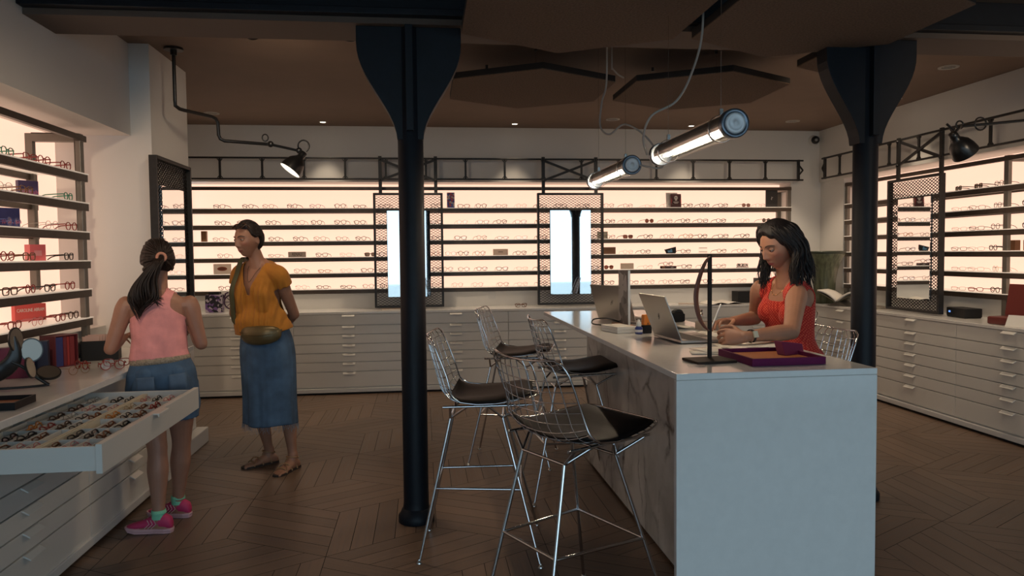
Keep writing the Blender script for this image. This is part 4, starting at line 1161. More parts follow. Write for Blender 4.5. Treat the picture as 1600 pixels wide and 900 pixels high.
    for (c, nrm, a, bb) in (((.066,.016,.228),(.86,-.50,.04),.030,.052), ((.112,.055,.175),(.47,-.88,.09),.042,.050), ((.165,.095,.062),(.30,-.42,.86),.046,.046), ((.118,.028,.095),(.92,-.30,.25),.022,.045)):
        N = Vector(nrm).normalized(); up = Vector((0,0,1)) - N*N.z
        up = up.normalized(); sd = up.cross(N)
        def disc(s, h0, h1):
            m = MB(); k = 28
            ring = lambda h: [Vector(c)+N*h+sd*math.cos(2*PI*i/k)*a*s+up*math.sin(2*PI*i/k)*bb*s for i in range(k)]
            m.add(ring(h0)+ring(h1), [tuple(range(k)), tuple(range(2*k-1, k-1, -1))]+[(i,(i+1)%k,(i+1)%k+k,i+k) for i in range(k)]); return m
        o = disc(1.12, -.006, .003).build('mirror_backing', M['lampblack'], t); disc(1.0, .0032, .005).build('mirror_glass', M['smallmirror'], o)
    t = thing('slip_case', 'dark red slip case holding blue and red books on the left worktop', 'book case', (-2.030, 4.37, zl), math.radians(62))
    rc = col('wine_red_card', (.13,.022,.030))
    b = MB().box(-.055,-.050,-.06,.06,0,.175).box(.078,.083,-.06,.06,0,.175).box(-.05,.078,-.06,.06,0,.005).box(-.05,.078,-.06,.06,.17,.175).box(-.05,.078,.055,.06,.005,.17)
    b.build('case_shell', rc, t)
    x = -.048
    for (wd, m, lb) in ((.042, col('blue_book', (.03,.04,.16)), 'blue spine'), (.020, col('wine_book', (.16,.02,.03)), ''), (.014, col('red_book', (.30,.03,.03)), ''), (.030, col('dark_red_book', (.20,.025,.03)), '')):
        o = MB().box(x, x+wd-.001, -.058, .05, .006, .166).build('book', m, t); x += wd+.002
        if lb: o['label'] = lb
    card('storage_box', 'dark navy box standing behind the mirror sculpture', 'box', (-2.06, 4.16, zl), math.radians(15), .16, .165, .05, col('deep_navy_box', (.012,.018,.05)))
    t = card('storage_box', 'magenta dark box behind the sculpture at the left picture edge', 'box', (-2.055, 3.98, zl), math.radians(15), .17, .155, .05, col('magenta_box', (.14,.012,.045)))
    t = thing('card_holder', 'black holder with pale pink cards beside the girl elbow', 'holder', (-1.90, 4.62, zl), math.radians(12))
    MB().box(-.10,.10,-.05,-.045,0,.115).box(-.10,.10,.045,.05,0,.13).box(-.10,-.095,-.045,.045,0,.115).box(.095,.10,-.045,.045,0,.115).box(-.095,.095,-.045,.045,0,.005).build('holder_box', M['black'], t)
    for k in range(5):
        MB().box(-.09+.012*k, .0+.012*k, -.035+.015*k, -.032+.015*k, .006, .142+.004*(k % 3)).build('card', col('pale_pink_card', (.55,.36,.30)), t)
    card('leaflet_box', 'dark box behind the card holder under the left shelves', 'box', (-2.03, 4.74, zl), math.radians(12), .10, .09, .05, M['black'])
def tray(t, w, d, h, m, inlay):
    MB().box(-w/2, w/2, -d/2, d/2, 0, .006).box(-w/2, w/2, -d/2, -d/2+.009, .006, h).box(-w/2, w/2, d/2-.009, d/2, .006, h).box(-w/2, -w/2+.009, -d/2+.009, d/2-.009, .006, h).box(w/2-.009, w/2, -d/2+.009, d/2-.009, .006, h).build('tray_body', m, t)
    MB().box(-w/2+.0095, w/2-.0095, -d/2+.0095, d/2-.0095, .0062, .012).build('inlay', inlay, t)
worktop_things()

# ------------------------------------------------------------------ things on the counter
def laptop(label, hinge, rz, open_deg, m):
    # local: hinge along y, keyboard towards +x
    t = thing('laptop', label, 'laptop', hinge, rz, 'laptops on the counter')
    W, D = .315, .215
    MB().box(0, D, -W/2, W/2, .003, .015).build('keyboard_deck', m, t, bevel=.003)
    k = MB()
    for r in range(5):
        for c in range(13): k.box(.040+r*.0185, .056+r*.0185, -.142+c*.0219, -.122+c*.0219, .015, .0165)
    k.build('keys', col('dark_keys', (.05,.045,.04)), t)
    MB().box(.145, .205, -.05, .05, .015, .0156).build('touchpad', M['steelgrey'], t)
    a = math.radians(open_deg); dx, dz = math.cos(a), math.sin(a)
    lid = MB().obox((.004+dx*.105, 0, .014+dz*.105), (dx*.105, 0, dz*.105), (0, W/2, 0), (-dz*.003, 0, dx*.003))
    l = lid.build('screen_lid', m, t, bevel=.002)
    MB().obox((.004+dx*.105+dz*.0034, 0, .014+dz*.105-dx*.0034), (dx*.097, 0, dz*.097), (0, W/2-.008, 0), (-dz*.0004, 0, dx*.0004)).build('screen', M['black'], l)
    e = MB(); c0 = Vector((.004+dx*.105-dz*.0034, 0, .014+dz*.105+dx*.0034)); u = Vector((dx, 0, dz))
    for (s, y) in ((-.016, -.010), (-.004, -.002), (.006, .003), (.018, .011)): 
        pass
    for (p, q) in (((-.017,.013),(.002,.006)), ((-.003,.004),(.012,-.002)), ((-.010,.0),(.006,-.006)), ((-.001,-.004),(.017,-.013))):
        e.bar(c0+u*p[0]+Vector((0,p[1],0)), c0+u*q[0]+Vector((0,q[1],0)), .0025, .0008, (-dz, 0, dx))
    e.build('maker_emblem', DKTXT, l)
    return t
def counter_things():
    zc = 1.051
    laptop('silver laptop at the far counter end, seen from the back of its lid', (1.115, 4.20, zc), math.radians(28), 108, M['alu'])
    laptop('silver laptop in front of the seated woman, lid leaning to the left', (1.10, 3.25, zc), math.radians(4), 112, M['alu'])
    t = thing('photo_stand', 'upright black and white photo panel on a wooden foot beside the far laptop', 'sign', (1.09, 3.93, zc), 0)
    MB().box(-.045,.03,-.105,.105,0,.012).build('wooden_foot', col('orange_wood', (.36,.13,.05)), t, bevel=.002)
    MB().box(-.005,.003,-.10,.10,.012,.305).build('photo_panel', speckle('bw_photo', (.09,.08,.075), (.22,.20,.18), (.50,.47,.44), 16), t)
    MB().box(-.007,.005,-.1015,-.10,.012,.306).build('panel_edge', M['white'], t)
    t = thing('white_box', 'flat white box on the counter in front of the far laptop', 'box', (0.985, 3.66, zc), .25)
    MB().box(-.055,.055,-.085,.085,0,.016).build('lower_tray', M['white'], t, bevel=.0015); MB().box(-.055,.055,-.085,.085,.0165,.032).build('upper_tray', M['paper'], t, bevel=.0015)
    t = thing('dropper_bottle', 'small blue bottle with white cap beside the orange stamp', 'bottle', (1.052, 3.53, zc), 0)
    MB().lathe([(.018,0),(.019,.004),(.019,.030),(.012,.038)], 20).build('bottle_body', col('blue_label', (.03,.05,.20), .3), t)
    MB().lathe([(.012,.038),(.012,.058),(.006,.062),(.004,.072)], 16).build('cap', M['white'], t)
    MB().lathe([(.0194,.010),(.0194,.022)], 20, caps=False).build('label_band', M['paper'], t)
    t = thing('ink_stamp', 'orange and black office stamp standing on the counter', 'stamp', (1.098, 3.555, zc), .3)
    MB().box(-.024,.024,-.014,.014,0,.040).build('stamp_base', M['black'], t, bevel=.003)
    MB().box(-.022,.022,-.0135,.0135,.040,.094).build('stamp_handle', col('orange_plastic', (.75,.22,.03), .35), t, bevel=.006)
    MB().prism([(-.004,.046),(.004,.046),(0,.056)], -.0142, -.0138, lambda p, q: (p[0], q, p[1])).build('arrow_mark', DKTXT, t)
    c = spline([(1.10,4.02,zc+.012),(1.02,4.02,zc+.035),(.95,4.05,zc+.03),(.935,4.02,zc+.008),(.98,3.93,zc+.008),(1.05,3.90,zc+.008)])
    tag(MB().tube(c, .004, 7).build('laptop_cable', M['blackcable']), 'black cable looping out behind the far laptop', 'cable')
    c = spline([(1.20,3.62,zc+.006),(1.14,3.56,zc+.012),(1.15,3.50,zc+.028),(1.19,3.53,zc+.012),(1.26,3.60,zc+.006)])
    tag(MB().tube(c, .0035, 7).build('charger_cable', M['blackcable']), 'short tangled black cable behind the near laptop', 'cable')
    t = thing('paper_stack', 'loose white papers behind the near laptop lid', 'papers', (1.30, 3.80, zc), .4)
    MB().grid(lambda u, v: (-.10+.20*u, -.14+.28*v, .004+.03*(1-u)**3), 8, 3).build('top_sheet', M['paper'], t, solid=.002)
    MB().box(-.09,.12,-.13,.15,0,.003).build('bottom_sheets', M['paper'], t)
    t = thing('tape_dispenser', 'black tape dispenser at the right counter edge behind the papers', 'dispenser', (1.43, 4.12, zc), .2)
    MB().prism([(-.065,0),(.065,0),(.065,.045),(.035,.055),(-.03,.050),(-.065,.03)], -.028, .028, lambda p, q: (p[0], q, p[1])).build('dispenser_body', M['black'], t, bevel=.004)
    MB().lathe([(.030,-.02),(.030,.02)], 24, (.03,0,.042), (0,1,0)).build('tape_roll', M['rubber'], t)
    t = thing('card_terminal', 'pale grey box between the tape dispenser and near laptop', 'box', (1.455, 3.66, zc), .1)
    MB().box(-.05,.05,-.04,.04,0,.042).build('terminal_body', PALE, t, bevel=.004); MB().box(-.035,.035,-.02,.03,.042,.043).build('terminal_screen', M['steelgrey'], t)
    t = thing('spray_bottle', 'small clear spray bottle behind the woman hands', 'bottle', (1.475, 3.80, zc), 0)
    MB().lathe([(.020,0),(.021,.003),(.021,.050),(.012,.060)], 20).build('bottle_body', M['glass'], t)
    MB().lathe([(.012,.060),(.012,.072),(.007,.074),(.007,.084),(.009,.084),(.009,.094)], 16).build('spray_head', M['steel'], t)
    # display stand with a leather strip
    t = thing('leather_display_stand', 'dark metal stand with a curved brown leather strip at the counter front', 'stand', (1.035, 2.585, zc), .12)
    bz = mat('dark_bronze', (.034,.020,.014), .7, spec=.25)
    MB().box(-.078,.078,-.062,.062,0,.009).build('base_plate', bz, t, bevel=.0015)
    MB().box(.010,.025,.025,.033,.009,.392).build('upright', bz, t, bevel=.001)
    pts = [(.016,.385),(.000,.365),(-.018,.325),(-.034,.27),(-.037,.22),(-.026,.165),(-.008,.130),(.012,.110)]
    pp = spline([(x, 0, z) for x, z in pts], 5); s = MB(); n = len(pp)
    wd = [.006+.030*math.sin(PI*min(1, max(0, (i/(n-1))*1.02)))**.8 for i in range(n)]
    s.add([(p.x, .022-w_*.2, p.z) for p, w_ in zip(pp, wd)] + [(p.x-.030*(w_/.036), .022-w_*.95, p.z) for p, w_ in zip(pp, wd)], [(i, i+1, n+i+1, n+i) for i in range(n-1)], True)
    s.build('leather_strip', mat('saddle_leather', (.19,.060,.036), .5), t, solid=.004)
    t = thing('glass_coaster', 'small clear glass disc on the counter in front of the display stand', 'coaster', (.945, 2.475, zc), 0)
    MB().lathe([(.030,0),(.032,.002),(.032,.004),(.028,.005)], 28).build('disc', M['glass'], t)
    # purple tray with tan inlay and box lid
    t = thing('leather_tray', 'purple tray with orange tan inlay at the right counter front', 'tray', (1.268, 2.585, zc), .02)
    pr = col('purple_leather', (.115,.006,.055), .65, spec=.2)
    tray(t, .275, .285, .026, pr, col('orange_leather', (.46,.15,.045), .55))
    t = thing('glasses_case', 'magenta glasses case standing in the purple tray', 'case', (1.375, 2.625, zc+.0125), .35)
    MB().prism([(-.055,0),(.045,0),(.056,.036),(-.045,.050)], -.020, .020, lambda p, q: (p[0], q+.55*p[1], p[1])).build('case_body', col('magenta_leather', (.20,.015,.06), .5), t, bevel=.003)
    # papers near the hands
    for (x, y, a, lab, w_, d_) in ((1.20,2.87,.15,'white sheet under the display stand side',.21,.15), (1.36,2.96,-.1,'open white booklet between tray and woman forearm',.27,.17), (1.15,2.80,-.25,'lowest white sheet nearest the display stand',.20,.10)):
        t = thing('paper_sheet', lab, 'paper', (x, y, zc+(.0005 if 'lowest' in lab else .003)), a, 'papers on the counter by the woman')
        MB().grid(lambda u, v: (-w_/2+w_*u, -d_/2+d_*v, .001+.006*max(0, u-.6)**2*4), 8, 3).build('sheet', M['paper'], t, solid=.0012)
        if 'booklet' in lab: MB().box(-w_/2-.004, w_/2-.02, -d_/2-.004, -d_/2+.02, .000, .002).build('dark_cover', M['black'], t)
    t = thing('notebook', 'open notebook under the woman hands', 'notebook', (1.405, 3.37, zc+.001), .3)
    for sg in (-1, 1):
        MB().grid(lambda u, v: (sg*.075*u, -.10+.20*v, .002+.012*math.sin(PI*min(1,u*1.1))), 8, 2).build('page', M['paper'], t, solid=.0015)
counter_things()
# ------------------------------------------------------------------ people
def sstep(a, b, x):
    t = max(0.0, min(1.0, (x-a)/(b-a))); return t*t*(3-2*t)
def loft(mb, secs, n=24):
    vs = []; fs = []; N = len(secs)
    for c, ax, ay in secs:
        for k in range(n):
            a = 2*PI*k/n; vs.append(c+ax*math.cos(a)+ay*math.sin(a))
    for i in range(N-1):
        for k in range(n):
            l = (k+1) % n; fs.append((i*n+k, i*n+l, (i+1)*n+l, (i+1)*n+k))
    vs += [secs[0][0], secs[-1][0]]; b = N*n
    for k in range(n):
        l = (k+1) % n
        fs.append((b, l, k)); fs.append((b+1, (N-1)*n+k, (N-1)*n+l))
    mb.add(vs, fs, True)
def limb(mb, pts, n=16, flat=1.0, sub=5):
    # pts: (position, radius); rounded ends, smooth taper
    P = spline([p for p, r in pts], sub); R = [Vector((r, 0, 0)) for p, r in pts]
    RR = [v.x for v in spline(R, sub)]
    secs = []; up = None; N = len(P)
    x = None
    for i in range(N):
        t = (P[min(i+1, N-1)]-P[max(i-1, 0)]).normalized()
        if x is None: x = t.orthogonal().normalized()
        x = (x - t*x.dot(t)).normalized(); y = t.cross(x)
        secs.append((P[i], x*RR[i], y*RR[i]*flat, t))
    t0, t1 = secs[0][3], secs[-1][3]; out = []
    for k in (0.95, 0.8, 0.5): out.append((secs[0][0]-t0*RR[0]*k, secs[0][1]*math.sqrt(1-k*k), secs[0][2]*math.sqrt(1-k*k)))
    out += [(c, a, b) for c, a, b, t in secs]
    for k in (0.5, 0.8, 0.95): out.append((secs[-1][0]+t1*RR[-1]*k, secs[-1][1]*math.sqrt(1-k*k), secs[-1][2]*math.sqrt(1-k*k)))
    loft(mb, out, n)
def fuse(mb, voxel, smooth=3, factor=0.5):
    me = mb.mesh('tmp', None, weld=True)
    o = bpy.data.objects.new('tmp', me); C.objects.link(o)
    r = o.modifiers.new('r', 'REMESH'); r.mode = 'VOXEL'; r.voxel_size = voxel; r.use_smooth_shade = True
    if smooth:
        s = o.modifiers.new('s', 'SMOOTH'); s.factor = factor; s.iterations = smooth
    dg = bpy.context.evaluated_depsgraph_get(); dg.update()
    out = bpy.data.meshes.new_from_object(o.evaluated_get(dg))
    bpy.data.objects.remove(o); bpy.data.meshes.remove(me)
    out.polygons.foreach_set('use_smooth', [True]*len(out.polygons))
    return out
def put(me, name, m, parent=None, origin=None, solid=0):
    me.materials.clear()
    if m: me.materials.append(m)
    me.name = name
    if origin is not None: me.transform(Matrix.Translation(-Vector(origin)))
    o = bpy.data.objects.new(name, me); C.objects.link(o)
    if parent: o.parent = parent
    if solid:
        md = o.modifiers.new('solid', 'SOLIDIFY'); md.thickness = solid; md.offset = -1
    return o
def shell(me_src, pred, off, thick=0.003, smooth_b=6, relax=0):
    # cloth cut from a body surface: faces whose vertices satisfy pred, pushed out by off(co)
    bm = bmesh.new(); bm.from_mesh(me_src); bm.normal_update()
    keep = {v.index: pred(v.co) for v in bm.verts}
    bm.verts.ensure_lookup_table()
    dele = [f for f in bm.faces if not all(keep[v.index] for v in f.verts)]
    bmesh.ops.delete(bm, geom=dele, context='FACES')
    bmesh.ops.delete(bm, geom=[v for v in bm.verts if not v.link_faces], context='VERTS')
    for _ in range(smooth_b):
        upd = []
        for v in bm.verts:
            nb = [e.other_vert(v).co for e in v.link_edges if e.is_boundary]
            if len(nb) == 2: upd.append((v, v.co*0.4+(nb[0]+nb[1])*0.3))
        for v, c in upd: v.co = c
    if relax:
        bmesh.ops.smooth_vert(bm, verts=[v for v in bm.verts if not v.is_boundary], factor=0.5, use_axis_x=True, use_axis_y=True, use_axis_z=True)
    bm.normal_update()
    mv = [(v, v.normal.copy()*off(v.co)) for v in bm.verts]
    for v, d in mv: v.co += d
    # keep the largest connected piece only
    seen = set(); best = []
    for v0 in bm.verts:
        if v0 in seen: continue
        st = [v0]; comp = []; seen.add(v0)
        while st:
            v = st.pop(); comp.append(v)
            for e in v.link_edges:
                q = e.other_vert(v)
                if q not in seen: seen.add(q); st.append(q)
        if len(comp) > len(best): best = comp
    bs = set(best)
    bmesh.ops.delete(bm, geom=[v for v in bm.verts if v not in bs], context='VERTS')
    out = bpy.data.meshes.new('shell'); bm.to_mesh(out); bm.free()
    out.polygons.foreach_set('use_smooth', [True]*len(out.polygons))
    return out
def frame_mat(pos, fwd, pitch=0.0, roll=0.0):
    f = Vector((fwd[0], fwd[1], 0)).normalized(); z = Vector((0,0,1)); r = f.cross(z)     # r = person's right
    m = Matrix(((r.x, f.x, 0), (r.y, f.y, 0), (0, 0, 1))).to_4x4()
    return Matrix.Translation(pos) @ m @ Matrix.Rotation(pitch, 4, 'X') @ Matrix.Rotation(roll, 4, 'Y')
# --- head, local frame: x to the person's right, y forward, z up, origin between the ears
BUMPS = [(0,-.008,.0085,.020,.010),(0,-.024,.0095,.014,.011),(0,-.036,.0105,.010,.013),(.011,-.040,.007,.007,.006),(-.011,-.040,.007,.007,.006),
         (.031,.004,.016,.0105,-.010),(-.031,.004,.016,.0105,-.010),(.028,.023,.024,.008,.0045),(-.028,.023,.024,.008,.0045),
         (.043,-.024,.017,.016,.0045),(-.043,-.024,.017,.016,.0045),(0,-.0635,.020,.0055,.0060),(0,-.0745,.0165,.006,.0065),(0,-.0690,.021,.0020,-.0035),
         (0,-.054,.004,.006,-.0018),(0,-.084,.018,.005,-.004),(0,-.099,.017,.013,.007),(0,.055,.035,.03,.003),(.026,-.060,.006,.012,-.003),(-.026,-.060,.006,.012,-.003)]
def head_pt(d, grow=0.0):
    x = d.x*.0715; y = d.y*(.088 if d.y > 0 else .098); z = d.z*(.113 if d.z > 0 else .116)
    if d.z < 0:
        k = sstep(0, 1, -d.z/0.95); x *= 1-.36*k
        if d.y < 0: y *= 1-.62*k
        else: y *= 1+.10*k
    if d.z > 0: x *= 1-.04*d.z
    if d.y > 0.15:
        w_ = sstep(.15, .45, d.y)
        for cx, cz, sx, sz, am in BUMPS:
            e = ((x-cx)/sx)**2+((z-cz)/sz)**2
            if e < 9: y += w_*am*math.exp(-e)
    p = Vector((x, y, z))
    return p + d*grow
def head_grid(mb, T, fn=None, nl=76, na=104):
    vs = []; fs = []
    for i in range(1, nl):
        t = PI*i/nl
        for k in range(na):
            a = 2*PI*k/na; d = Vector((math.sin(t)*math.cos(a), math.sin(t)*math.sin(a), math.cos(t)))
            vs.append(T @ (fn(d) if fn else head_pt(d)))
    for i in range(nl-2):
        for k in range(na):
            l = (k+1) % na; fs.append((i*na+k, (i+1)*na+k, (i+1)*na+l, i*na+l))
    top, bot = Vector((0,0,1)), Vector((0,0,-1))
    vs += [T @ (fn(top) if fn else head_pt(top)), T @ (fn(bot) if fn else head_pt(bot))]; b = (nl-1)*na
    for k in range(na):
        l = (k+1) % na; fs.append((b, k, l)); fs.append((b+1, (nl-2)*na+l, (nl-2)*na+k))
    mb.add(vs, fs, True)
def ears(mb, T, s=1.0):
    for sg in (-1, 1):
        secs = []
        for i in range(9):
            t = -1+2*i/8; w_ = math.sqrt(max(.02, 1-t*t))
            c = T @ (Vector((sg*(.0735-.004*t*0+.004*(1-w_)), -.012-.006*t, -.008-.029*t))*s)
            ax = (T.to_3x3() @ Vector((sg*.35, -1, 0)).normalized())*(.0165*w_*(1-.18*t))*s; ay = (T.to_3x3() @ Vector((1, sg*.35, 0)).normalized())*.0050*w_*s
            secs.append((c, ax, ay))
        loft(mb, secs, 12)
def eyes(T, parent, origin, skin, iris, look=0.0, openness=1.0, brow=(.02,.012,.010), s=1.0):
    wm = mat('eye_white', (.55,.52,.50), .2); im = mat('eye_iris', iris, .15)
    bmn = mat('eyebrow_hair', brow, .7); lash = mat('lash_line', (.012,.009,.008), .6)
    o3 = Vector(origin)
    for sg in (-1, 1):
        c = Vector((sg*.0305, .0700, .0030))*s
        e = MB().sphere(c, .0118*s, 20, 14)
        for i, v in enumerate(e.v): e.v[i] = tuple((T @ Vector(v)) - o3)
        eo = e.build('eye', wm, parent)
        g = Vector((0, math.cos(look), math.sin(look)))
        ir = MB()
        k = 18; x = Vector((1,0,0)); y = x.cross(g)
        ring = [c+g*.0109*s+(x*math.cos(2*PI*i/k)+y*math.sin(2*PI*i/k))*.0056*s for i in range(k)]; ring.append(c+g*.0122*s)
        ir.add([(T @ v)-o3 for v in ring], [(i, (i+1) % k, k) for i in range(k)], True); ir.build('iris', im, eo)
        lids = MB()
        for (a0, a1) in ((openness*math.radians(22)+look*.6, math.radians(120)), (math.radians(-110), -openness*math.radians(17)+look*.6)):
            def lp(u, v, a0=a0, a1=a1):
                el = a0+(a1-a0)*v; az = -PI*.5+PI*u
                d = Vector((math.sin(az), math.cos(az)*math.cos(el), math.cos(az)*math.sin(el)))
                return (T @ (c+d*.0130*s))-o3
            lids.grid(lp, 16, 8)
        lids.build('eyelid', skin, parent)
        ll = MB().tube([(T @ (c+Vector((math.sin(az), math.cos(az)*math.cos(openness*math.radians(22)+look*.6), math.cos(az)*math.sin(openness*math.radians(22)+look*.6)))*.0134*s))-o3 for az in [(-1.25+2.5*i/10) for i in range(11)]], .0009*s, 5)
        ll.build('eyelashes', lash, parent)
        bp = [(sg*.013,.0885,.0205),(sg*.022,.0885,.0250),(sg*.033,.0835,.0275),(sg*.044,.0730,.0245),(sg*.050,.0650,.0205)]
        MB().tube([(T @ (Vector(p)*s))-o3 for p in spline(bp, 4)], [.0022*s*(1-.55*i/16)+.0006 for i in range(17)], 6).build('eyebrow', bmn, parent)
def hand(mb, wrist, fwd, palm_n, side, curls=(.5,.55,.6,.7), spread=.10, s=1.0, thumb=.5):
    # fwd: wrist to knuckles; palm_n: direction the palm faces; side +1 = thumb on fwd x palm_n side
    w_ = Vector(wrist); f = Vector(fwd).normalized(); pn = Vector(palm_n); pn = (pn-f*pn.dot(f)).normalized(); l = f.cross(pn)*side
    secs = []
    for t, wd, th in ((-.15,.024,.019),(.0,.026,.018),(.3,.034,.0165),(.6,.039,.0150),(.85,.040,.0135),(1.0,.036,.0110)):
        secs.append((w_+f*(.082*t*s), l*wd*s, pn*th*s))
    loft(mb, secs, 18)
    base = w_+f*.078*s
    for i, (o, L, r) in enumerate(((.030,.070,.0082),(.0100,.078,.0084),(-.0105,.073,.0080),(-.0300,.058,.0072))):
        d = (f+l*(o/.03)*spread).normalized(); p = base+l*o*s - pn*.002*s; a = 0; pts = [(p-f*.012*s, r*1.05*s), (p, r*1.05*s)]
        for q, fr in ((0,.44),(1,.32),(2,.24)):
            a += curls[i]*(.75 if q == 0 else 1.0)
            dd = d*math.cos(a)+pn*math.sin(a)
            p = p+dd*L*fr*s; pts.append((p, r*(1-.09*(q+1))*s))
        limb(mb, pts, 10, sub=3)
    p = w_+f*.020*s+l*.022*s+pn*.004*s
    d1 = (f*.62+l*.72+pn*.30*thumb).normalized(); d2 = (f*.88+l*.28+pn*.50*thumb).normalized(); d3 = (f*.93-l*.05+pn*.60*thumb).normalized()
    p1 = p+d1*.040*s; p2 = p1+d2*.032*s; p3 = p2+d3*.026*s
    limb(mb, [(p, .0135*s), (p1, .0110*s), (p2, .0096*s), (p3, .0078*s)], 10, sub=3)
def foot(mb, ankle, fwd, s=1.0, toes=True):
    a = Vector(ankle); f = Vector((fwd[0], fwd[1], 0)).normalized(); l = Vector((-f.y, f.x, 0)); up = Vector((0,0,1)); secs = []
    base = Vector((a.x, a.y, 0))
    for y, w_, h, z in ((-.062,.016,.018,.022),(-.050,.027,.030,.031),(-.02,.032,.042,.043),(.02,.033,.043,.044),(.06,.036,.032,.034),(.10,.041,.023,.025),(.135,.043,.016,.018),(.155,.038,.012,.014)):
        secs.append((base+f*y*s+up*z*s, l*w_*s, up*h*s))
    loft(mb, secs, 18)
    if toes:
        for i, (o, L, r) in enumerate(((.028,.048,.0115),(.010,.046,.0085),(-.006,.040,.0080),(-.020,.033,.0076),(-.033,.026,.0072))):
            p = base+f*.140*s+l*o*s+up*.013*s
            limb(mb, [(p, r*s), (p+f*L*.6*s+up*.001*s, r*s), (p+f*L*s-up*.004*s, r*.85*s)], 10, sub=2)
TORSO = [(0.00,.090,.080,0),(0.05,.140,.098,-.006),(0.12,.168,.110,-.012),(0.22,.166,.108,-.008),(0.32,.146,.094,0),(0.42,.130,.086,.002),(0.52,.132,.087,.004),
         (0.62,.142,.096,.008),(0.72,.150,.102,.010),(0.80,.152,.096,.004),(0.87,.146,.082,-.004),(0.93,.118,.064,-.008),(0.97,.078,.052,-.008),(1.0,.052,.048,-.006)]
class Body:
    def __init__(s, spine, hipdir, shdir, hipw=1.0, shw=1.0, dep=1.0, scale=1.0):
        s.sp = spline(spine, 8); s.h = Vector(hipdir).normalized(); s.sh = Vector(shdir).normalized(); s.k = (hipw, shw, dep); s.s = scale
        s.L = [0]
        for a, b in zip(s.sp, s.sp[1:]): s.L.append(s.L[-1]+(b-a).length)
    def at(s, t):
        L = t*s.L[-1]
        for i in range(len(s.sp)-1):
            if L <= s.L[i+1] or i == len(s.sp)-2:
                q = (L-s.L[i])/(s.L[i+1]-s.L[i]); return s.sp[i].lerp(s.sp[i+1], q), (s.sp[i+1]-s.sp[i]).normalized()
    def axes(s, t):
        c, d = s.at(t); r = s.h.lerp(s.sh, sstep(.15, .85, t)); r = (r-d*r.dot(d)).normalized(); f = d.cross(r)   # r = right, f = forward
        return c, r, f, d
    def sections(s, t0=0, t1=1, grow=lambda t: (0, 0), n=26):
        out = []
        for i in range(n+1):
            t = t0+(t1-t0)*i/n
            w_, dp, fo = lerp_table(TORSO, t); wk = s.k[0]+(s.k[1]-s.k[0])*sstep(.25, .7, t)
            c, r, f, d = s.axes(t); g = grow(t)
            out.append((c+f*fo*s.s, r*(w_*wk*s.s+g[0]), f*(dp*s.k[2]*s.s+g[1])))
        return out
    def torso(s, mb, bust=.05, grow=lambda t: (0, 0)):
        loft(mb, s.sections(0, 1, grow), 28)
        if bust:
            for sg in (-1, 1):
                c, r, f, d = s.axes(.695); g = grow(.7)
                c = c+r*sg*.068*s.s+f*(.066*s.s+g[1])
                limb(mb, [(c+d*.075*s.s-f*.03*s.s, bust*.55*s.s), (c, bust*1.06*s.s), (c-d*.035*s.s-f*.012*s.s, bust*.9*s.s)], 16)
            for sg in (-1, 1):
                c, r, f, d = s.axes(.12); c = c+r*sg*.075*s.s-f*.055*s.s
                limb(mb, [(c+d*.05, .062*s.s), (c, .080*s.s), (c-d*.05, .07*s.s)], 16)
    def arm(s, mb, sh, el, wr, k=1.0):
        sh, el, wr = Vector(sh), Vector(el), Vector(wr); u = el-sh; v = wr-el
        limb(mb, [(sh-u*.04, .050*k), (sh+u*.10, .053*k), (sh+u*.35, .047*k), (sh+u*.70, .041*k), (el, .037*k)], 16)
        limb(mb, [(el, .037*k), (el+v*.22, .040*k), (el+v*.55, .034*k), (el+v*.85, .0265*k), (wr, .0250*k)], 16, flat=.9)
        c, r, f, d = s.axes(.93); side = 1 if (sh-c).dot(r) > 0 else -1
        limb(mb, [(c+r*side*.05*s.s, .046*s.s), (c.lerp(sh, .65)-d*.012*s.s, .050*k), (sh, .051*k)], 14)
    def leg(s, mb, hip, kn, an, k=1.0):
        hip, kn, an = Vector(hip), Vector(kn), Vector(an); u = kn-hip; v = an-kn; back = Vector((0,0,0))
        limb(mb, [(hip, .088*k), (hip+u*.25, .086*k), (hip+u*.6, .070*k), (hip+u*.9, .055*k), (kn, .052*k)], 18)
        limb(mb, [(kn, .052*k), (kn+v*.12, .050*k), (kn+v*.33, .055*k), (kn+v*.6, .043*k), (kn+v*.85, .033*k), (an, .034*k)], 18)
def neck(mb, b, T, r=.050):
    c0 = b.at(.96)[0]; hc = T @ Vector((0, -.022, -.045))
    limb(mb, [(c0-Vector((0,0,.02)), r*1.15), (c0.lerp(hc, .4), r*.98), (hc, r*.98)], 18)
def skin_mat(name, base): 
    m = mat(name, base, .48, var=.06, vscale=25, attr='tint'); m.node_tree.nodes['Principled BSDF'].inputs['Subsurface Weight'].default_value = .06
    m.node_tree.nodes['Principled BSDF'].inputs['Subsurface Radius'].default_value = (.01,.004,.002)
    return m
def paint_skin(me, T, base, lips):
    ca = me.color_attributes.new('tint', 'FLOAT_COLOR', 'POINT'); inv = T.inverted(); buf = []
    for v in me.vertices:
        p = inv @ v.co; c = base
        if abs(p.x) < .03 and -.085 < p.z < -.055 and p.y > .05:
            e = (p.x/.0215)**2+((p.z+.0688)/(.0095*(1-.35*abs(p.x)/.0215)))**2
            k = 1-sstep(.75, 1.15, e); c = tuple(a+(b-a)*k for a, b in zip(base, lips))
        elif -.05 < p.z < .0 and p.y > .03 and .02 < abs(p.x) < .07:
            k = .16*math.exp(-((abs(p.x)-.045)/.016)**2-((p.z+.026)/.016)**2); c = (c[0]*(1+k*.4), c[1]*(1-k), c[2]*(1-k))
        buf += [c[0], c[1], c[2], 1.0]
    ca.data.foreach_set('color', buf)
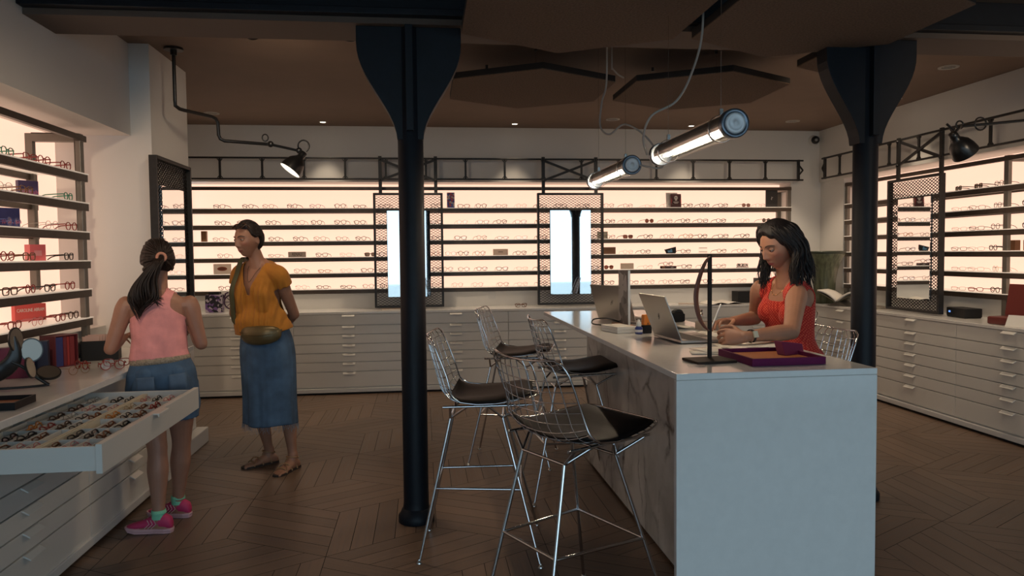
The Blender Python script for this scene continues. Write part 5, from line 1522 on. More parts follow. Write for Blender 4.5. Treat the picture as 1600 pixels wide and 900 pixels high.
def lock(mb, pts, r, n=6, flat=.55, wave=0.0, ph=0.0, up=None):
    P = spline(pts, 7); N = len(P); out = []
    for i, p in enumerate(P):
        t = i/(N-1)
        out.append(p+Vector((math.sin(ph+t*9), math.cos(ph*1.7+t*8), 0))*wave*t)
    R = [r*(.55+.45*min(1, 6*i/(N-1)))*(1-.80*max(0, (i/(N-1)-.55)/.45)**1.3) for i in range(N)]
    mb.tube(out, R, n, ry=[x*flat for x in R], up=up)
def hair_cap(mb, T, front, low, thick=.012, s=1.0, seed=1, part=None, ripple=.0022):
    # front(|azimuth|) hairline height on the forehead side; low(azimuth) lower edge elsewhere, in head z
    def fn(d):
        p = head_pt(d); az = math.atan2(abs(d.x), d.y)        # 0 face, pi back
        edge = front(az)
        k = sstep(edge-.006, edge+.010, p.z)
        if p.z < low and az > 1.3: k *= sstep(low-.03, low, p.z)
        g = -.006+(thick+.006)*k
        g += k*ripple*math.sin(az*46+math.sin(p.z*60+seed)*1.5)*(.5+.5*math.sin(az*17+seed))
        if part is not None: g -= k*.004*math.exp(-((p.x-part)/.004)**2)*(1 if d.y > -.2 else 0)
        return (p+d*g)*s
    head_grid(mb, T, fn, 60, 120)
def hair_mat(name, c1):
    m = mat(name, c1, .5, spec=.35, var=.5, vscale=3, stretch=(60,60,6), bump=.25, bscale=3); return m
def cloth_mat(name, col_, rough=.85, weave=400, bump=.15, var=.08, sheen=.1):
    return mat(name, col_, rough, var=var, vscale=18, bump=bump, bscale=weave, sheen=sheen)
def denim_mat(name):
    m = mat(name, (.062,.118,.200), .8, var=.38, vscale=9, bump=.15, bscale=350)
    return m
DEN = denim_mat('blue_denim')
def standing_woman():
    O = Vector((-1.06, 5.14, 0))
    t = thing('person', 'standing person in mustard blouse and long denim skirt with a belt bag, hands behind back', 'person', O)
    f = Vector((-.46, -.89, 0)).normalized(); r = Vector((f.y, -f.x, 0))     # right hand side of the person
    shf = Vector((-.40, -.92, 0)).normalized(); shr = Vector((shf.y, -shf.x, 0))
    b = Body([(-1.058,5.16,.765),(-1.058,5.155,.88),(-1.075,5.14,1.03),(-1.085,5.135,1.225),(-1.088,5.12,1.350),(-1.088,5.100,1.430)], r, shr, 1.0, .93, 1.0)
    T = frame_mat(Vector((-1.142,5.055,1.562)), (-.60,-.80), math.radians(-4), math.radians(3))
    m = MB(); b.torso(m, .05)
    neck(m, b, T, .047); head_grid(m, T); ears(m, T)
    LS, RS = Vector((-.948,5.045,1.322)), Vector((-1.222,5.175,1.332))
    LE, RE = Vector((-.875,5.165,1.055)), Vector((-1.30,5.30,1.06)); LW, RW = Vector((-1.00,5.345,.945)), Vector((-1.13,5.365,.95))
    b.arm(m, LS, LE, LW, .95); b.arm(m, RS, RE, RW, .95)
    hand(m, LW, RW-LW+Vector((0,.01,-.03)), (.4,.9,.1), 1, (.35,.4,.45,.5)); hand(m, RW, LW-RW+Vector((0,.06,-.05)), (.4,.9,.1), -1, (.3,.35,.4,.45))
    LA, RA = Vector((-.90,5.13,.082)), Vector((-1.088,5.295,.082))
    b.leg(m, Vector((-.985,5.11,.82)), Vector((-.935,5.150,.46)), LA, .95); b.leg(m, Vector((-1.135,5.20,.82)), Vector((-1.135,5.20,.46)), RA, .95)
    lf = Vector((-.45,-.89,0)).normalized(); rf = Vector((-.82,-.57,0)).normalized()
    for A, ff in ((LA, lf), (RA, rf)):
        foot(m, A+ff*.0, ff, .97)
        limb(m, [(A+Vector((0,0,.02)), .034), (A-Vector((0,0,.035))+ff*.012, .034)], 14)
    me = fuse(m, .0036, 2)
    base = (.33,.165,.105)
    paint_skin(me, T, base, (.26,.075,.060))
    SK = skin_mat('skin_standing', base)
    put(me.copy(), 'body', SK, t, O)
    eyes(T, t, O, mat('eyelid_skin', base, .5), (.04,.022,.014), look=-.05, openness=.85)
    # short dark hair swept back
    hm = MB()
    hair_cap(hm, T, lambda az: .074-.006*sstep(.3,.9,az)-.050*sstep(1.0,1.4,az)-.012*sstep(1.4,1.6,az)-.085*sstep(1.85,2.3,az), -.075, .014, part=.018)
    rnd = random.Random(5)
    for i in range(150):
        az = rnd.uniform(-PI, PI); aa = abs(az)
        if aa < 1.5:      # front locks start at the hairline and run back over the crown
            z0 = .076-.05*sstep(1.0,1.5,aa)+rnd.uniform(0,.02); el = math.asin(min(.95, z0/.113))
            d0 = Vector((math.sin(az)*math.cos(el), math.cos(az)*math.cos(el), math.sin(el)))
            d1 = (d0+Vector((0,-.55,.25))).normalized(); d2 = (d0+Vector((0,-1.3,.10))).normalized(); d3 = (d0*.5+Vector((0,-1.1,-.35))).normalized()
            seq = ((d0,.006),(d1,.015),(d2,.015),(d3,.014))
        else:             # sides and back fall to the nape, behind the ear
            el = rnd.uniform(.1,1.1); d0 = Vector((math.sin(az)*math.cos(el), math.cos(az)*math.cos(el), math.sin(el)))
            sx = math.copysign(1, math.sin(az)); d1 = Vector((d0.x, min(d0.y-.25,-.35), .15)).normalized(); d2 = Vector((d0.x*.9, -.75, -.30)).normalized(); d3 = Vector((d0.x*.7, -.70, -.66)).normalized()
            seq = ((d0,.013),(d1,.015),(d2,.015),(d3,.012))
        lock(hm, [T @ (head_pt(q)+q*g) for q, g in seq], rnd.uniform(.0045,.0075), wave=.003, ph=rnd.uniform(0,6))
    put(hm.mesh('hair', None), 'hair', hair_mat('dark_brown_hair', (.014,.009,.008)), t, O)
    # sunglasses pushed up on the hair
    g = glasses_meshes('rbS'); TS = T @ Matrix.Translation((0, .066, .088)) @ Matrix.Rotation(math.radians(48), 4, 'X') @ Matrix.Rotation(PI, 4, 'Z') @ Matrix.Translation((0,0,-.02))
    so = None
    for nm, mm in [('sunglasses', g['frame_front'])]+[('temple', q) for q in g['temple']]+[('lens', q) for q in g['lens']]:
        q = mm.copy(); q.transform(TS); q.transform(Matrix.Translation(-O)); oo = bpy.data.objects.new(nm, q); C.objects.link(oo); oo.parent = so or t
        if so is None: so = oo; oo['label'] = 'dark sunglasses worn on top of the hair'
    # skirt: lofted denim tube, hem flared, with a front seam
    k = MB(); secs = []
    prof = [(1.035,.150,.108,(-1.073,5.142)),(.98,.158,.116,(-1.068,5.148)),(.90,.178,.130,(-1.060,5.155)),(.80,.192,.136,(-1.056,5.158)),(.65,.192,.134,(-1.053,5.165)),(.50,.188,.138,(-1.051,5.170)),(.38,.190,.145,(-1.050,5.175)),(.318,.192,.148,(-1.050,5.176))]
    Pz = spline([Vector((a, bb, c)) for a, bb, c, q in prof], 6); Pc = spline([Vector((q[0], q[1], 0)) for a, bb, c, q in prof], 6)
    n = 96; vs = []; fs = []
    sr = Vector((-.93,.36,0)).normalized(); sf = Vector((-.36,-.93,0)).normalized()
    for p, c in zip(Pz, Pc):
        low = sstep(.75, .35, p.x)
        for i in range(n):
            a = 2*PI*i/n; fold = low*(.007*math.sin(a*5+.6)+.004*math.sin(a*9+2)) + .0015*math.sin(a*23)
            seam = -.010*low*math.exp(-((a-PI*.52)/.07)**2)
            vs.append(Vector((c.x, c.y, p.x+ (.006*math.sin(a*3)*low)))+sr*(p.y+fold)*math.cos(a)+sf*(p.z+fold+seam)*math.sin(a))
    N = len(Pz)
    for i in range(N-1):
        for j in range(n):
            l = (j+1) % n; fs.append((i*n+j, i*n+l, (i+1)*n+l, (i+1)*n+j))
    k.add([v-O for v in vs], fs, True)
    sk = k.build('denim_skirt', DEN, t, solid=.004)
    th = MB(); rnd = random.Random(2)
    for j in range(0, n, 1):
        for q in range(2):
            v = vs[(N-1)*n+j].lerp(vs[(N-1)*n+(j+1) % n], rnd.random())-O; L = rnd.uniform(.012,.05)*(1.6 if rnd.random() < .12 else 1)
            th.tube([v, v+Vector((rnd.uniform(-.006,.006), rnd.uniform(-.006,.006), -L*.6)), v+Vector((rnd.uniform(-.012,.012), rnd.uniform(-.01,.01), -L))], .0009, 4)
    th.build('frayed_hem', mat('frayed_threads', (.30,.33,.38), .9), sk)
    # blouse
    bl = MB()
    def gw(t_): return (.028+.035*sstep(.62,.35,t_)-.004*sstep(.34,.28,t_), .026+.045*sstep(.6,.36,t_))
    secs = b.sections(.27, .965, gw, 30); loft(bl, secs, 40)
    for sg in (-1, 1):
        c, rr, ff, dd = b.axes(.70); limb(bl, [(c+rr*sg*.068+ff*.075+dd*.05, .045), (c+rr*sg*.070+ff*.085-dd*.02, .058), (c+rr*sg*.075+ff*.075-dd*.12, .060)], 16)
    for sh, el in ((LS, LE), (RS, RE)):
        u = (el-sh).normalized(); cc = b.at(.93)[0]
        limb(bl, [(cc.lerp(sh, .35)+Vector((0,0,.004)), .050), (cc.lerp(sh, .8)+Vector((0,0,.004)), .0625), (sh+u*.005+Vector((0,0,.003)), .0640), (sh+u*.060, .066)], 18)
    bme = fuse(bl, .0045, 4)
    nk, nd = b.at(.985)
    cF, rF, fF, dF = b.axes(.80)
    hem_c, hem_d = b.at(.285)
    def pb(co):
        if (co-hem_c).dot(hem_d) < .0: return False
        for sh, el in ((LS, LE), (RS, RE)):
            u = (el-sh).normalized(); q = (co-sh).dot(u)
            lat = (co-sh)-u*q
            out = (sh-b.at(.93)[0]).normalized()
            if q > .072 and lat.length < .085 and (co-sh).dot(out) > -.035: return False
        x = (co-cF).dot(rF); y = (co-cF).dot(fF); z = (co-cF).dot(dF)
        if y > -.01 and abs(x-.005) < .010+.062*sstep(-.085, .115, z) and z > -.085: return False
        if (co-nk).dot(nd) > -.012 and Vector((co.x-nk.x, co.y-nk.y, 0)).length < .066: return False
        return True
    def ob(co):
        x = (co-cF).dot(rF); y = (co-cF).dot(fF); z = (co-cF).dot(dF); a = math.atan2(y, x)
        k_ = sstep(.03, -.06, z)*sstep(-.38, -.2, z)
        pl = math.sin(x*190+math.sin(z*14)*.8)*(1 if abs(x) > .03 else .25)*(1 if y > 0 else .5)
        return .0058*k_*pl + .007*noise.noise(co*13)*sstep(.06,-.1,z) + .006*math.sin(z*22+x*9)*sstep(-.15,-.3,z)
    sm = shell(bme, pb, ob, .003, 10)
    bo = put(sm, 'mustard_blouse', cloth_mat('mustard_linen', (.42,.160,.012), .8, 300, .2, .10), t, O, .004)
    # belt bag with strap
    bag_c = Vector((-1.085,4.985,.935)); bx = sr.copy(); bf = sf.copy()
    bg = MB(); nn = 28; secs = []
    for i in range(nn+1):
        u = -1+2*i/nn; e = max(.04, 1-abs(u)**2.6)
        c = bag_c+bx*(-u*.148)+bf*(-.045*u*u)+Vector((0,0,.012*u*u))
        secs.append((c-O, bf*(.040*e**.5), Vector((0,0,1))*(.064*e**.34)))
    loft(bg, secs, 24)
    olive = mat('bronze_olive_leather', (.135,.100,.045), .36, metal=.35, var=.25, vscale=14, bump=.15, bscale=60)
    bgo = bg.build('belt_bag', olive, t); bgo['label'] = 'metallic olive belt bag'
    z1 = MB().tube([bag_c+bx*(-u*.13)+bf*(.0425-.047*u*u)+Vector((0,0,.004+.012*u*u))-O for u in [i/10-1 for i in range(21)]], .003, 6)
    z1.build('bag_zip', mat('brass_zip', (.16,.12,.06), .35, metal=.8), bgo)
    stp = [bag_c+bx*.146+bf*(-.03)+Vector((0,0,.05)), b.axes(.42)[0]+b.axes(.42)[1]*.135+b.axes(.42)[2]*.125, b.axes(.60)[0]+b.axes(.60)[1]*.118+b.axes(.60)[2]*.148,
           b.axes(.72)[0]+b.axes(.72)[1]*.108+b.axes(.72)[2]*.158, b.axes(.86)[0]+b.axes(.86)[1]*.100+b.axes(.86)[2]*.112, b.axes(.94)[0]+b.axes(.94)[1]*.095+b.axes(.94)[2]*.03+Vector((0,0,.052)), b.axes(.90)[0]+b.axes(.90)[1]*.085-b.axes(.90)[2]*.105]
    sp = spline(stp, 7); n = len(sp); s_ = MB()
    s_.add([(p-O)+b.sh*.018 for p in sp]+[(p-O)-b.sh*.018 for p in sp], [(i, i+1, n+i+1, n+i) for i in range(n-1)], True)
    s_.build('bag_strap', mat('olive_webbing', (.075,.072,.030), .75, bump=.2, bscale=300), t, solid=.003)
    w2 = MB().tube([p-O for p in spline([bag_c+bx*.14-bf*.03+Vector((0,0,.02)), Vector((-1.235,5.20,.975)), Vector((-1.07,5.30,.99)), Vector((-.905,5.14,.985)), bag_c-bx*.14-bf*.03+Vector((0,0,.02))], 8)], .011, 8, ry=.003, up=(0,0,1))
    w2.build('bag_belt', olive, t)
    # necklace cord
    nl = [b.axes(.97)[0]+b.axes(.97)[1]*.05+b.axes(.97)[2]*.02, b.axes(.90)[0]+b.axes(.9)[1]*.035+b.axes(.9)[2]*.078, b.axes(.80)[0]+b.axes(.8)[1]*.004+b.axes(.8)[2]*.116, b.axes(.90)[0]-b.axes(.9)[1]*.03+b.axes(.9)[2]*.078, b.axes(.97)[0]-b.axes(.97)[1]*.05+b.axes(.97)[2]*.02]
    MB().tube([p-O for p in spline(nl, 6)], .0013, 5).build('necklace', M['blackcable'], t)
    # sandals
    tan = mat('gold_sandal_leather', (.34,.20,.10), .4, metal=.2); sole = mat('dark_sandal_sole', (.03,.02,.016), .7)
    for A, ff in ((LA, lf), (RA, rf)):
        l = Vector((-ff.y, ff.x, 0)); base = Vector((A.x, A.y, 0))-O
        ol = [(-.068,.0),(-.060,.022),(-.03,.031),(.03,.030),(.08,.037),(.13,.045),(.17,.040),(.195,.022),(.20,.0),(.195,-.018),(.17,-.036),(.12,-.043),(.06,-.034),(0,-.030),(-.04,-.030),(-.062,-.02)]
        s1 = MB().prism(ol, -.004, .009, lambda p, z: tuple(base+ff*p[0]+l*p[1]+Vector((0,0,z+.004))))
        so = s1.build('sandal', sole, t)
        st = MB()
        def strap(x0, y0, x1, y1, h): st.tube([base+ff*x0+l*y0+Vector((0,0,.012)), base+ff*((x0+x1)/2-.0)+l*((y0+y1)/2)*.6+Vector((0,0,h)), base+ff*x1+l*y1+Vector((0,0,.012))] if False else spline([base+ff*x0+l*y0+Vector((0,0,.010)), base+ff*(x0*.7+x1*.3)+l*(y0*.62+y1*.1)+Vector((0,0,h*.86)), base+ff*(x0*.3+x1*.7)+l*(y0*.1+y1*.62)+Vector((0,0,h*.9)), base+ff*x1+l*y1+Vector((0,0,.010))], 5), .0048, 6, ry=.0022, up=(0,0,1))
        strap(.125,.044,.14,-.042,.044); strap(.06,.040,.125,-.046,.064); strap(.06,-.038,.125,.046,.064); strap(.0,.036,.05,-.040,.088)
        ank = [base+ff*(.005+.046*math.cos(a))+l*.040*math.sin(a)+Vector((0,0,.086+.010*math.cos(a))) for a in [2*PI*i/20 for i in range(20)]]
        st.tube(ank, .0042, 6, closed=True, ry=.002)
        st.build('straps', tan, so)
standing_woman()
def sneaker(t, A, ff, O, s=.88):
    pink = mat('hot_pink_mesh', (.55,.035,.13), .6, bump=.2, bscale=200); pale = mat('pale_pink_rubber', (.62,.36,.38), .5); mint = mat('mint_sock', (.22,.60,.40), .9, bump=.3, bscale=260)
    l = Vector((-ff.y, ff.x, 0)); base = Vector((A.x, A.y, 0)); up = Vector((0,0,1))
    ol = [(-.085,.0),(-.078,.025),(-.04,.036),(.02,.033),(.08,.041),(.13,.046),(.175,.038),(.195,.015),(.196,-.010),(.18,-.030),(.13,-.044),(.08,-.041),(.02,-.034),(-.04,-.036),(-.078,-.025)]
    sm = MB()
    for z0, z1, g in ((.0,.012,1.0),(.012,.030,1.03)):
        sm.prism(ol, z0, z1, lambda p, z: tuple(base+ff*p[0]*s*g+l*p[1]*s*g+up*(z+.012*sstep(.12,.2,p[0])*(1 if z0 == 0 else 1))*s-O))
    so = sm.build('sneaker', pale, t, bevel=.004)
    so['label'] = 'pink sneaker'
    u = MB(); secs = []
    for y, w_, h, z in ((-.080,.018,.022,.050),(-.070,.030,.036,.062),(-.035,.036,.046,.070),(.0,.037,.044,.068),(.04,.038,.037,.062),(.085,.041,.027,.052),(.13,.043,.020,.044),(.165,.036,.014,.040),(.188,.018,.008,.037)):
        secs.append((base+ff*y*s+up*z*s-O, l*w_*s, up*h*s))
    loft(u, secs, 22); u.build('shoe_upper', pink, so)
    x = MB()
    for k in range(4):
        y = .035+.024*k; h = .096-.011*k
        x.tube([base+ff*y*s+l*.026*s+up*(h-.012)*s-O, base+ff*(y+.006)*s+up*(h+.004)*s-O, base+ff*y*s-l*.026*s+up*(h-.012)*s-O], .0035*s, 5)
    for sg in (-1, 1):
        for k in range(3): x.tube([base+ff*(.03+.02*k)*s+l*sg*.040*s+up*.035*s-O, base+ff*(.0+.02*k)*s+l*sg*.041*s+up*.062*s-O, base+ff*(.015+.02*k)*s+l*sg*.035*s+up*.085*s-O], .0030*s, 5)
    x.build('laces', pale, so)
    sk = MB(); n = 20
    for h0, h1, r0, r1 in ((.085,.132,.041,.038),(.118,.138,.043,.041)):
        sk.lathe([(r0*s, h0*s), (r1*s, h1*s), (r1*s-.004, h1*s)], n, base+ff*(-.022)*s*0-O, (0,0,1), caps=False)
    sk.build('sock', mint, t)
def girl():
    O = Vector((-1.42, 4.16, 0)); S = .93
    t = thing('person', 'person seen from behind with ponytail, pink tank top, denim shorts and pink sneakers', 'person', O)
    f = Vector((-.30,.95,0)).normalized(); r = Vector((f.y, -f.x, 0))
    b = Body([(-1.415,4.15,.705),(-1.415,4.145,.80),(-1.425,4.15,.955),(-1.430,4.165,1.11),(-1.428,4.165,1.205),(-1.424,4.165,1.275)], r, r, 1.06, 1.0, 1.02, S)
    T = frame_mat(Vector((-1.432,4.185,1.432)), (-.46,.89), math.radians(-16), 0)
    T = T @ Matrix.Scale(.97, 4)
    m = MB(); b.torso(m, .040); neck(m, b, T, .044); head_grid(m, T); ears(m, T)
    LS, RS = Vector((-1.580,4.120,1.195)), Vector((-1.280,4.210,1.190))
    LE, RE = Vector((-1.650,4.090,.975)), Vector((-1.232,4.225,.975)); LW, RW = Vector((-1.665,4.310,1.01)), Vector((-1.330,4.400,1.035))
    b.arm(m, LS, LE, LW, .90); b.arm(m, RS, RE, RW, .90)
    hand(m, LW, (-.05,1,.05), (.6,0,-.8), -1, (.5,.55,.6,.7), s=.92); hand(m, RW, (-.6,.8,.1), (-.6,0,-.8), 1, (.5,.55,.6,.7), s=.92)
    LA, RA = Vector((-1.420,4.045,.080)), Vector((-1.395,4.275,.080))
    b.leg(m, Vector((-1.500,4.125,.770)), Vector((-1.430,4.085,.445)), LA, .97); b.leg(m, Vector((-1.335,4.175,.770)), Vector((-1.350,4.225,.445)), RA, .97)
    lf = Vector((-1,.12,0)).normalized(); rf = Vector((-1,.16,0)).normalized()
    for A, ff in ((LA, lf), (RA, rf)):
        foot(m, A, ff, .86, toes=False); limb(m, [(A+Vector((0,0,.02)), .033), (A-Vector((0,0,.03)), .033)], 14)
    me = fuse(m, .0038, 3)
    base = (.36,.175,.115); paint_skin(me, T, base, (.30,.09,.08)); SK = skin_mat('skin_girl', base)
    put(me.copy(), 'body', SK, t, O)
    eyes(T, t, O, mat('eyelid_skin', base, .5), (.04,.022,.014), look=-.2, openness=.8)
    for A, ff in ((LA, lf), (RA, rf)): sneaker(t, A, ff, O)
    # tank top with racer back
    def arm_d(co):
        best = 9
        for a, c, rr in ((LS, LE, .046), (RS, RE, .046), (LE, LW, .036), (RE, RW, .036)):
            u = c-a; q = max(0, min(1, (co-a).dot(u)/u.dot(u))); best = min(best, (co-(a+u*q)).length-rr)
        return best
    c0, r0, f0, d0 = b.axes(.80); hc, hd = b.at(.36)
    def inside(co):
        x = (co-c0).dot(r0); y = (co-c0).dot(f0); z = (co-c0).dot(d0)
        if (co-hc).dot(hd) < 0: return False
        if z > .13: return False
        if z < -.045:
            return not (abs(x) > .115*S and arm_d(co) < .006) and abs(x) < .175
        if y < .0:
            k = sstep(-.045, .035, z); w_ = .150*S*(1-k)+.062*S*k + .030*sstep(.05,.13,z)
            inner = .034*sstep(.062,.12,z)
            return abs(x) < w_ and abs(x) >= inner
        k = sstep(-.045, .03, z); w_ = .145*S*(1-k)+.098*S*k
        return abs(x) < w_ and (z < .0 or abs(x) > .060*S)
    def off(co):
        z = (co-c0).dot(d0); x = (co-c0).dot(r0); k = sstep(-.05, -.22, z)
        return .0045+.010*k+.0032*k*math.sin(x*70+z*40+2*noise.noise(co*9))+.004*noise.noise(co*16)*sstep(.02,-.1,z)
    tm = shell(me, inside, off, .003, 10)
    pk = cloth_mat('pink_jersey', (.82,.32,.31), .85, 250, .15, .12)
    put(tm, 'pink_tank_top', pk, t, O, .004)
    # denim shorts
    def ins(co):
        z = (co-c0).dot(d0)
        if co.z > .955 or co.z < .585 or arm_d(co) < .012: return False
        return (co-hc).dot(hd) < .012
    def offs(co):
        k = sstep(.80, .60, co.z); return .008+.016*k+.003*noise.noise(co*12)+.0025*math.sin(co.z*60+co.x*20)*k
    sm = shell(me, ins, offs, .004, 8)
    so = put(sm, 'denim_shorts', DEN, t, O, .005)
    bt = MB(); nn = 40
    ring = []
    for i in range(nn):
        a = 2*PI*i/nn; c, rr, ff, dd = b.axes(.345); w_, dp, fo = lerp_table(TORSO, .345)
        ring.append(c+ff*fo+rr*(w_*1.03*S+.0115)*math.cos(a)+ff*(dp*1.02*S+.0125)*math.sin(a)-O)
    bt.tube(ring, .0028, 6, closed=True, ry=.017, up=(0,0,1))
    # belt: the wide axis must stand upright
    bt = MB(); hz = .016
    vs = [p+Vector((0,0,-hz)) for p in ring]+[p+Vector((0,0,hz)) for p in ring]
    bt.add(vs, [(i, (i+1) % nn, (i+1) % nn+nn, i+nn) for i in range(nn)], True)
    bt.build('woven_belt', mat('beige_woven_belt', (.36,.28,.20), .8, var=.5, vscale=120), so, solid=.004)
    pmat = mat('pocket_denim', (.080,.135,.215), .8, var=.25, vscale=12, bump=.15, bscale=350)
    for sg in (-1, 1):
        pkt = MB()
        def pf(u, v, sg=sg):
            t_ = .22-.15*v; c, rr, ff, dd = b.axes(t_); w_, dp, fo = lerp_table(TORSO, t_); x = (.035+.085*u)*sg
            y = math.sqrt(max(0, 1-(x/(w_*1.06*S+.014))**2))*(dp*1.02*S)
            return c+ff*fo+rr*x-ff*(y+.020+.020*math.exp(-((t_-.12)/.07)**2))-O
        pkt.grid(pf, 8, 8)
        pkt.build('back_pocket', pmat, so, solid=.002)
    t.location.x += .015
    # hair: cap plus ponytail
    hm = MB()
    hair_cap(hm, T, lambda az: .070-.03*sstep(.3,1.0,az)-.06*sstep(.9,1.3,az)-.05*sstep(1.5,2.2,az), -.085, .016, ripple=.003)
    rnd = random.Random(8); tie = T @ Vector((.0,-.118,-.012))
    for i in range(110):
        az = rnd.uniform(.9, 2*PI-.9); el = rnd.uniform(-.45, 1.25)
        d0_ = Vector((math.sin(az)*math.cos(el), math.cos(az)*math.cos(el), math.sin(el)))
        if head_pt(d0_).z < -.075: continue
        d1_ = (d0_+Vector((0,-1.0,-.08))*.55).normalized(); d2_ = (d0_*.4+Vector((0,-1.0,-.10))).normalized()
        lock(hm, [T @ (head_pt(d0_)+d0_*.012), T @ (head_pt(d1_)+d1_*.015), T @ (head_pt(d2_)+d2_*.016), tie], rnd.uniform(.006,.010), wave=.0015, ph=rnd.uniform(0,6))
    for i in range(150):
        a = rnd.uniform(0, 2*PI); q = math.sqrt(rnd.random()); ox, oy = math.cos(a)*q, math.sin(a)*q
        e = Vector((-1.475+.026*ox, 4.035+.018*oy, 1.150+rnd.uniform(-.012,.07)+.02*ox))
        P = [tie+Vector((ox*.012, 0, oy*.012)), tie+Vector((-.012+ox*.030, -.036+oy*.022, -.035)), Vector((-1.440+ox*.056, 4.035+oy*.034, 1.325)), Vector((-1.458+ox*.066, 4.026+oy*.034, 1.235)), e]
        lock(hm, P, rnd.uniform(.0045,.008), wave=.015, ph=a*1.3+rnd.uniform(0,1.2))
    for i in range(9):   # flicked ends to the right
        e = Vector((-1.385+rnd.uniform(-.03,.03), 4.05, 1.215+rnd.uniform(-.03,.03)))
        lock(hm, [Vector((-1.435, 4.03, 1.31)), Vector((-1.425, 4.02, 1.255)), e], rnd.uniform(.005,.008), wave=.006, ph=i)
    put(hm.mesh('hair', None), 'hair', hair_mat('dark_ponytail_hair', (.016,.009,.007)), t, O)
    nrm = (tie-(T @ Vector((0,-.05,0)))).normalized(); x = nrm.orthogonal().normalized(); y = nrm.cross(x)
    MB().tube([tie+nrm*.002+x*.021*math.cos(2*PI*i/24)+y*.021*math.sin(2*PI*i/24)-O for i in range(24)], .0075, 8, closed=True).build('hair_tie', mat('peach_hair_tie', (.55,.25,.17), .8), t)
girl()
def seated_woman():
    O = Vector((1.80, 3.45, 0))
    t = thing('person', 'seated person with long dark wavy hair and bright red sleeveless top, writing at the counter', 'person', O)
    f = Vector((-.94,-.34,0)).normalized(); r = Vector((f.y, -f.x, 0))
    b = Body([(1.800,3.46,.805),(1.808,3.465,.90),(1.800,3.455,1.02),(1.788,3.440,1.17),(1.775,3.430,1.262),(1.762,3.422,1.318)], r, r, 1.0, .93, .98, .98)
    T = frame_mat(Vector((1.712,3.408,1.482)), (-.965,-.26), math.radians(-20), math.radians(-2))
    m = MB(); b.torso(m, .050); neck(m, b, T, .046); head_grid(m, T); ears(m, T)
    LS, RS = Vector((1.745,3.290,1.245)), Vector((1.700,3.570,1.255))
    LE, RE = Vector((1.600,3.060,1.098)), Vector((1.735,3.705,1.100)); LW, RW = Vector((1.352,2.985,1.090)), Vector((1.490,3.440,1.113))
    b.arm(m, LS, LE, LW, .95); b.arm(m, RS, RE, RW, .95)
    hand(m, LW, (-.95,.35,-.02), (.25,.80,-.50), -1, (.85,.92,1.0,1.08), spread=.10, thumb=.9)
    hand(m, RW, (-.88,-.40,.05), (-.1,-.35,-.93), 1, (.40,.40,.46,.55), spread=.14, thumb=.8)
    hips = ((Vector((1.775,3.38,.865)), Vector((1.49,3.235,.885)), Vector((1.585,3.25,.445))), (Vector((1.755,3.53,.865)), Vector((1.475,3.425,.885)), Vector((1.560,3.435,.445))))
    for h_, k_, a_ in hips:
        b.leg(m, h_, k_, a_, .95); foot(m, a_+Vector((0,0,0)), (-1,-.2), .95, toes=False) if False else None
        ff = Vector((-.97,-.2,0)).normalized(); l = Vector((-ff.y, ff.x, 0))
        loft(m, [(a_+ff*y+Vector((0,0,z)), l*w_, Vector((0,0,h))) for y, w_, h, z in ((-.055,.02,.02,-.055),(-.02,.033,.04,-.04),(.04,.036,.032,-.047),(.10,.042,.022,-.058),(.16,.036,.013,-.066),(.19,.02,.008,-.069))], 16)
        limb(m, [(a_+Vector((0,0,.03)), .034), (a_+Vector((0,0,-.035)), .033)], 14)
    me = fuse(m, .0032, 2)
    base = (.43,.205,.125); paint_skin(me, T, base, (.36,.095,.085)); SK = skin_mat('skin_seated', base)
    put(me.copy(), 'body', SK, t, O)
    eyes(T, t, O, mat('eyelid_skin', (.38,.18,.115), .5), (.035,.02,.012), look=-.45, openness=.55)
    def arm_d(co):
        best = 9
        for a, c, rr in ((LS, LE, .048), (RS, RE, .048), (LE, LW, .038), (RE, RW, .038)):
            u = c-a; q = max(0, min(1, (co-a).dot(u)/u.dot(u))); best = min(best, (co-(a+u*q)).length-rr)
        return best
    c0, r0, f0, d0 = b.axes(.80)
    def leg_d(co):
        best = 9
        for h_, k_, a_ in hips:
            u = k_-h_; q = max(0, min(1, (co-h_).dot(u)/u.dot(u))); best = min(best, (co-(h_+u*q)).length-.088) if q > .12 else best
        return best
    def inside(co):
        x = (co-c0).dot(r0); y = (co-c0).dot(f0); z = (co-c0).dot(d0)
        if co.z < .845 or z > .12: return False
        if leg_d(co) < .004: return False
        if z < -.05: return not ((abs(x) > .105 or y > .15) and arm_d(co) < .006) and abs(x) < .19 and y < .2
        if y < 0:
            k = sstep(-.05,.04,z); return abs(x) < .150*(1-k)+.118*k and (z < .07 or abs(x) > .05)
        k = sstep(-.05,.02,z)
        return abs(x) < .148*(1-k)+.120*k and (z < .008+.8*max(0, abs(x)-.040)+(.2 if abs(x) > .056 else 0))
    def off(co):
        z = (co-c0).dot(d0); x = (co-c0).dot(r0)
        return .005+.006*sstep(-.08,-.25,z)+.0025*noise.noise(co*14)+.002*math.sin(z*55+x*25)*sstep(-.12,-.3,z)
    sm = shell(me, inside, off, .0035, 10)
    red = mat('red_knit', (.66,.022,.010), .8, sheen=.1)
    nt = red.node_tree; bs = nt.nodes['Principled BSDF']
    tc = nt.nodes.new('ShaderNodeTexCoord'); mp = nt.nodes.new('ShaderNodeMapping'); mp.inputs['Scale'].default_value = (108, 108, 108); mp.inputs['Rotation'].default_value = (.62, .48, .785)
    nt.links.new(tc.outputs['Object'], mp.inputs[0])
    vo = nt.nodes.new('ShaderNodeTexVoronoi'); vo.inputs['Scale'].default_value = 1.0; vo.inputs['Randomness'].default_value = .12
    nt.links.new(mp.outputs[0], vo.inputs['Vector'])
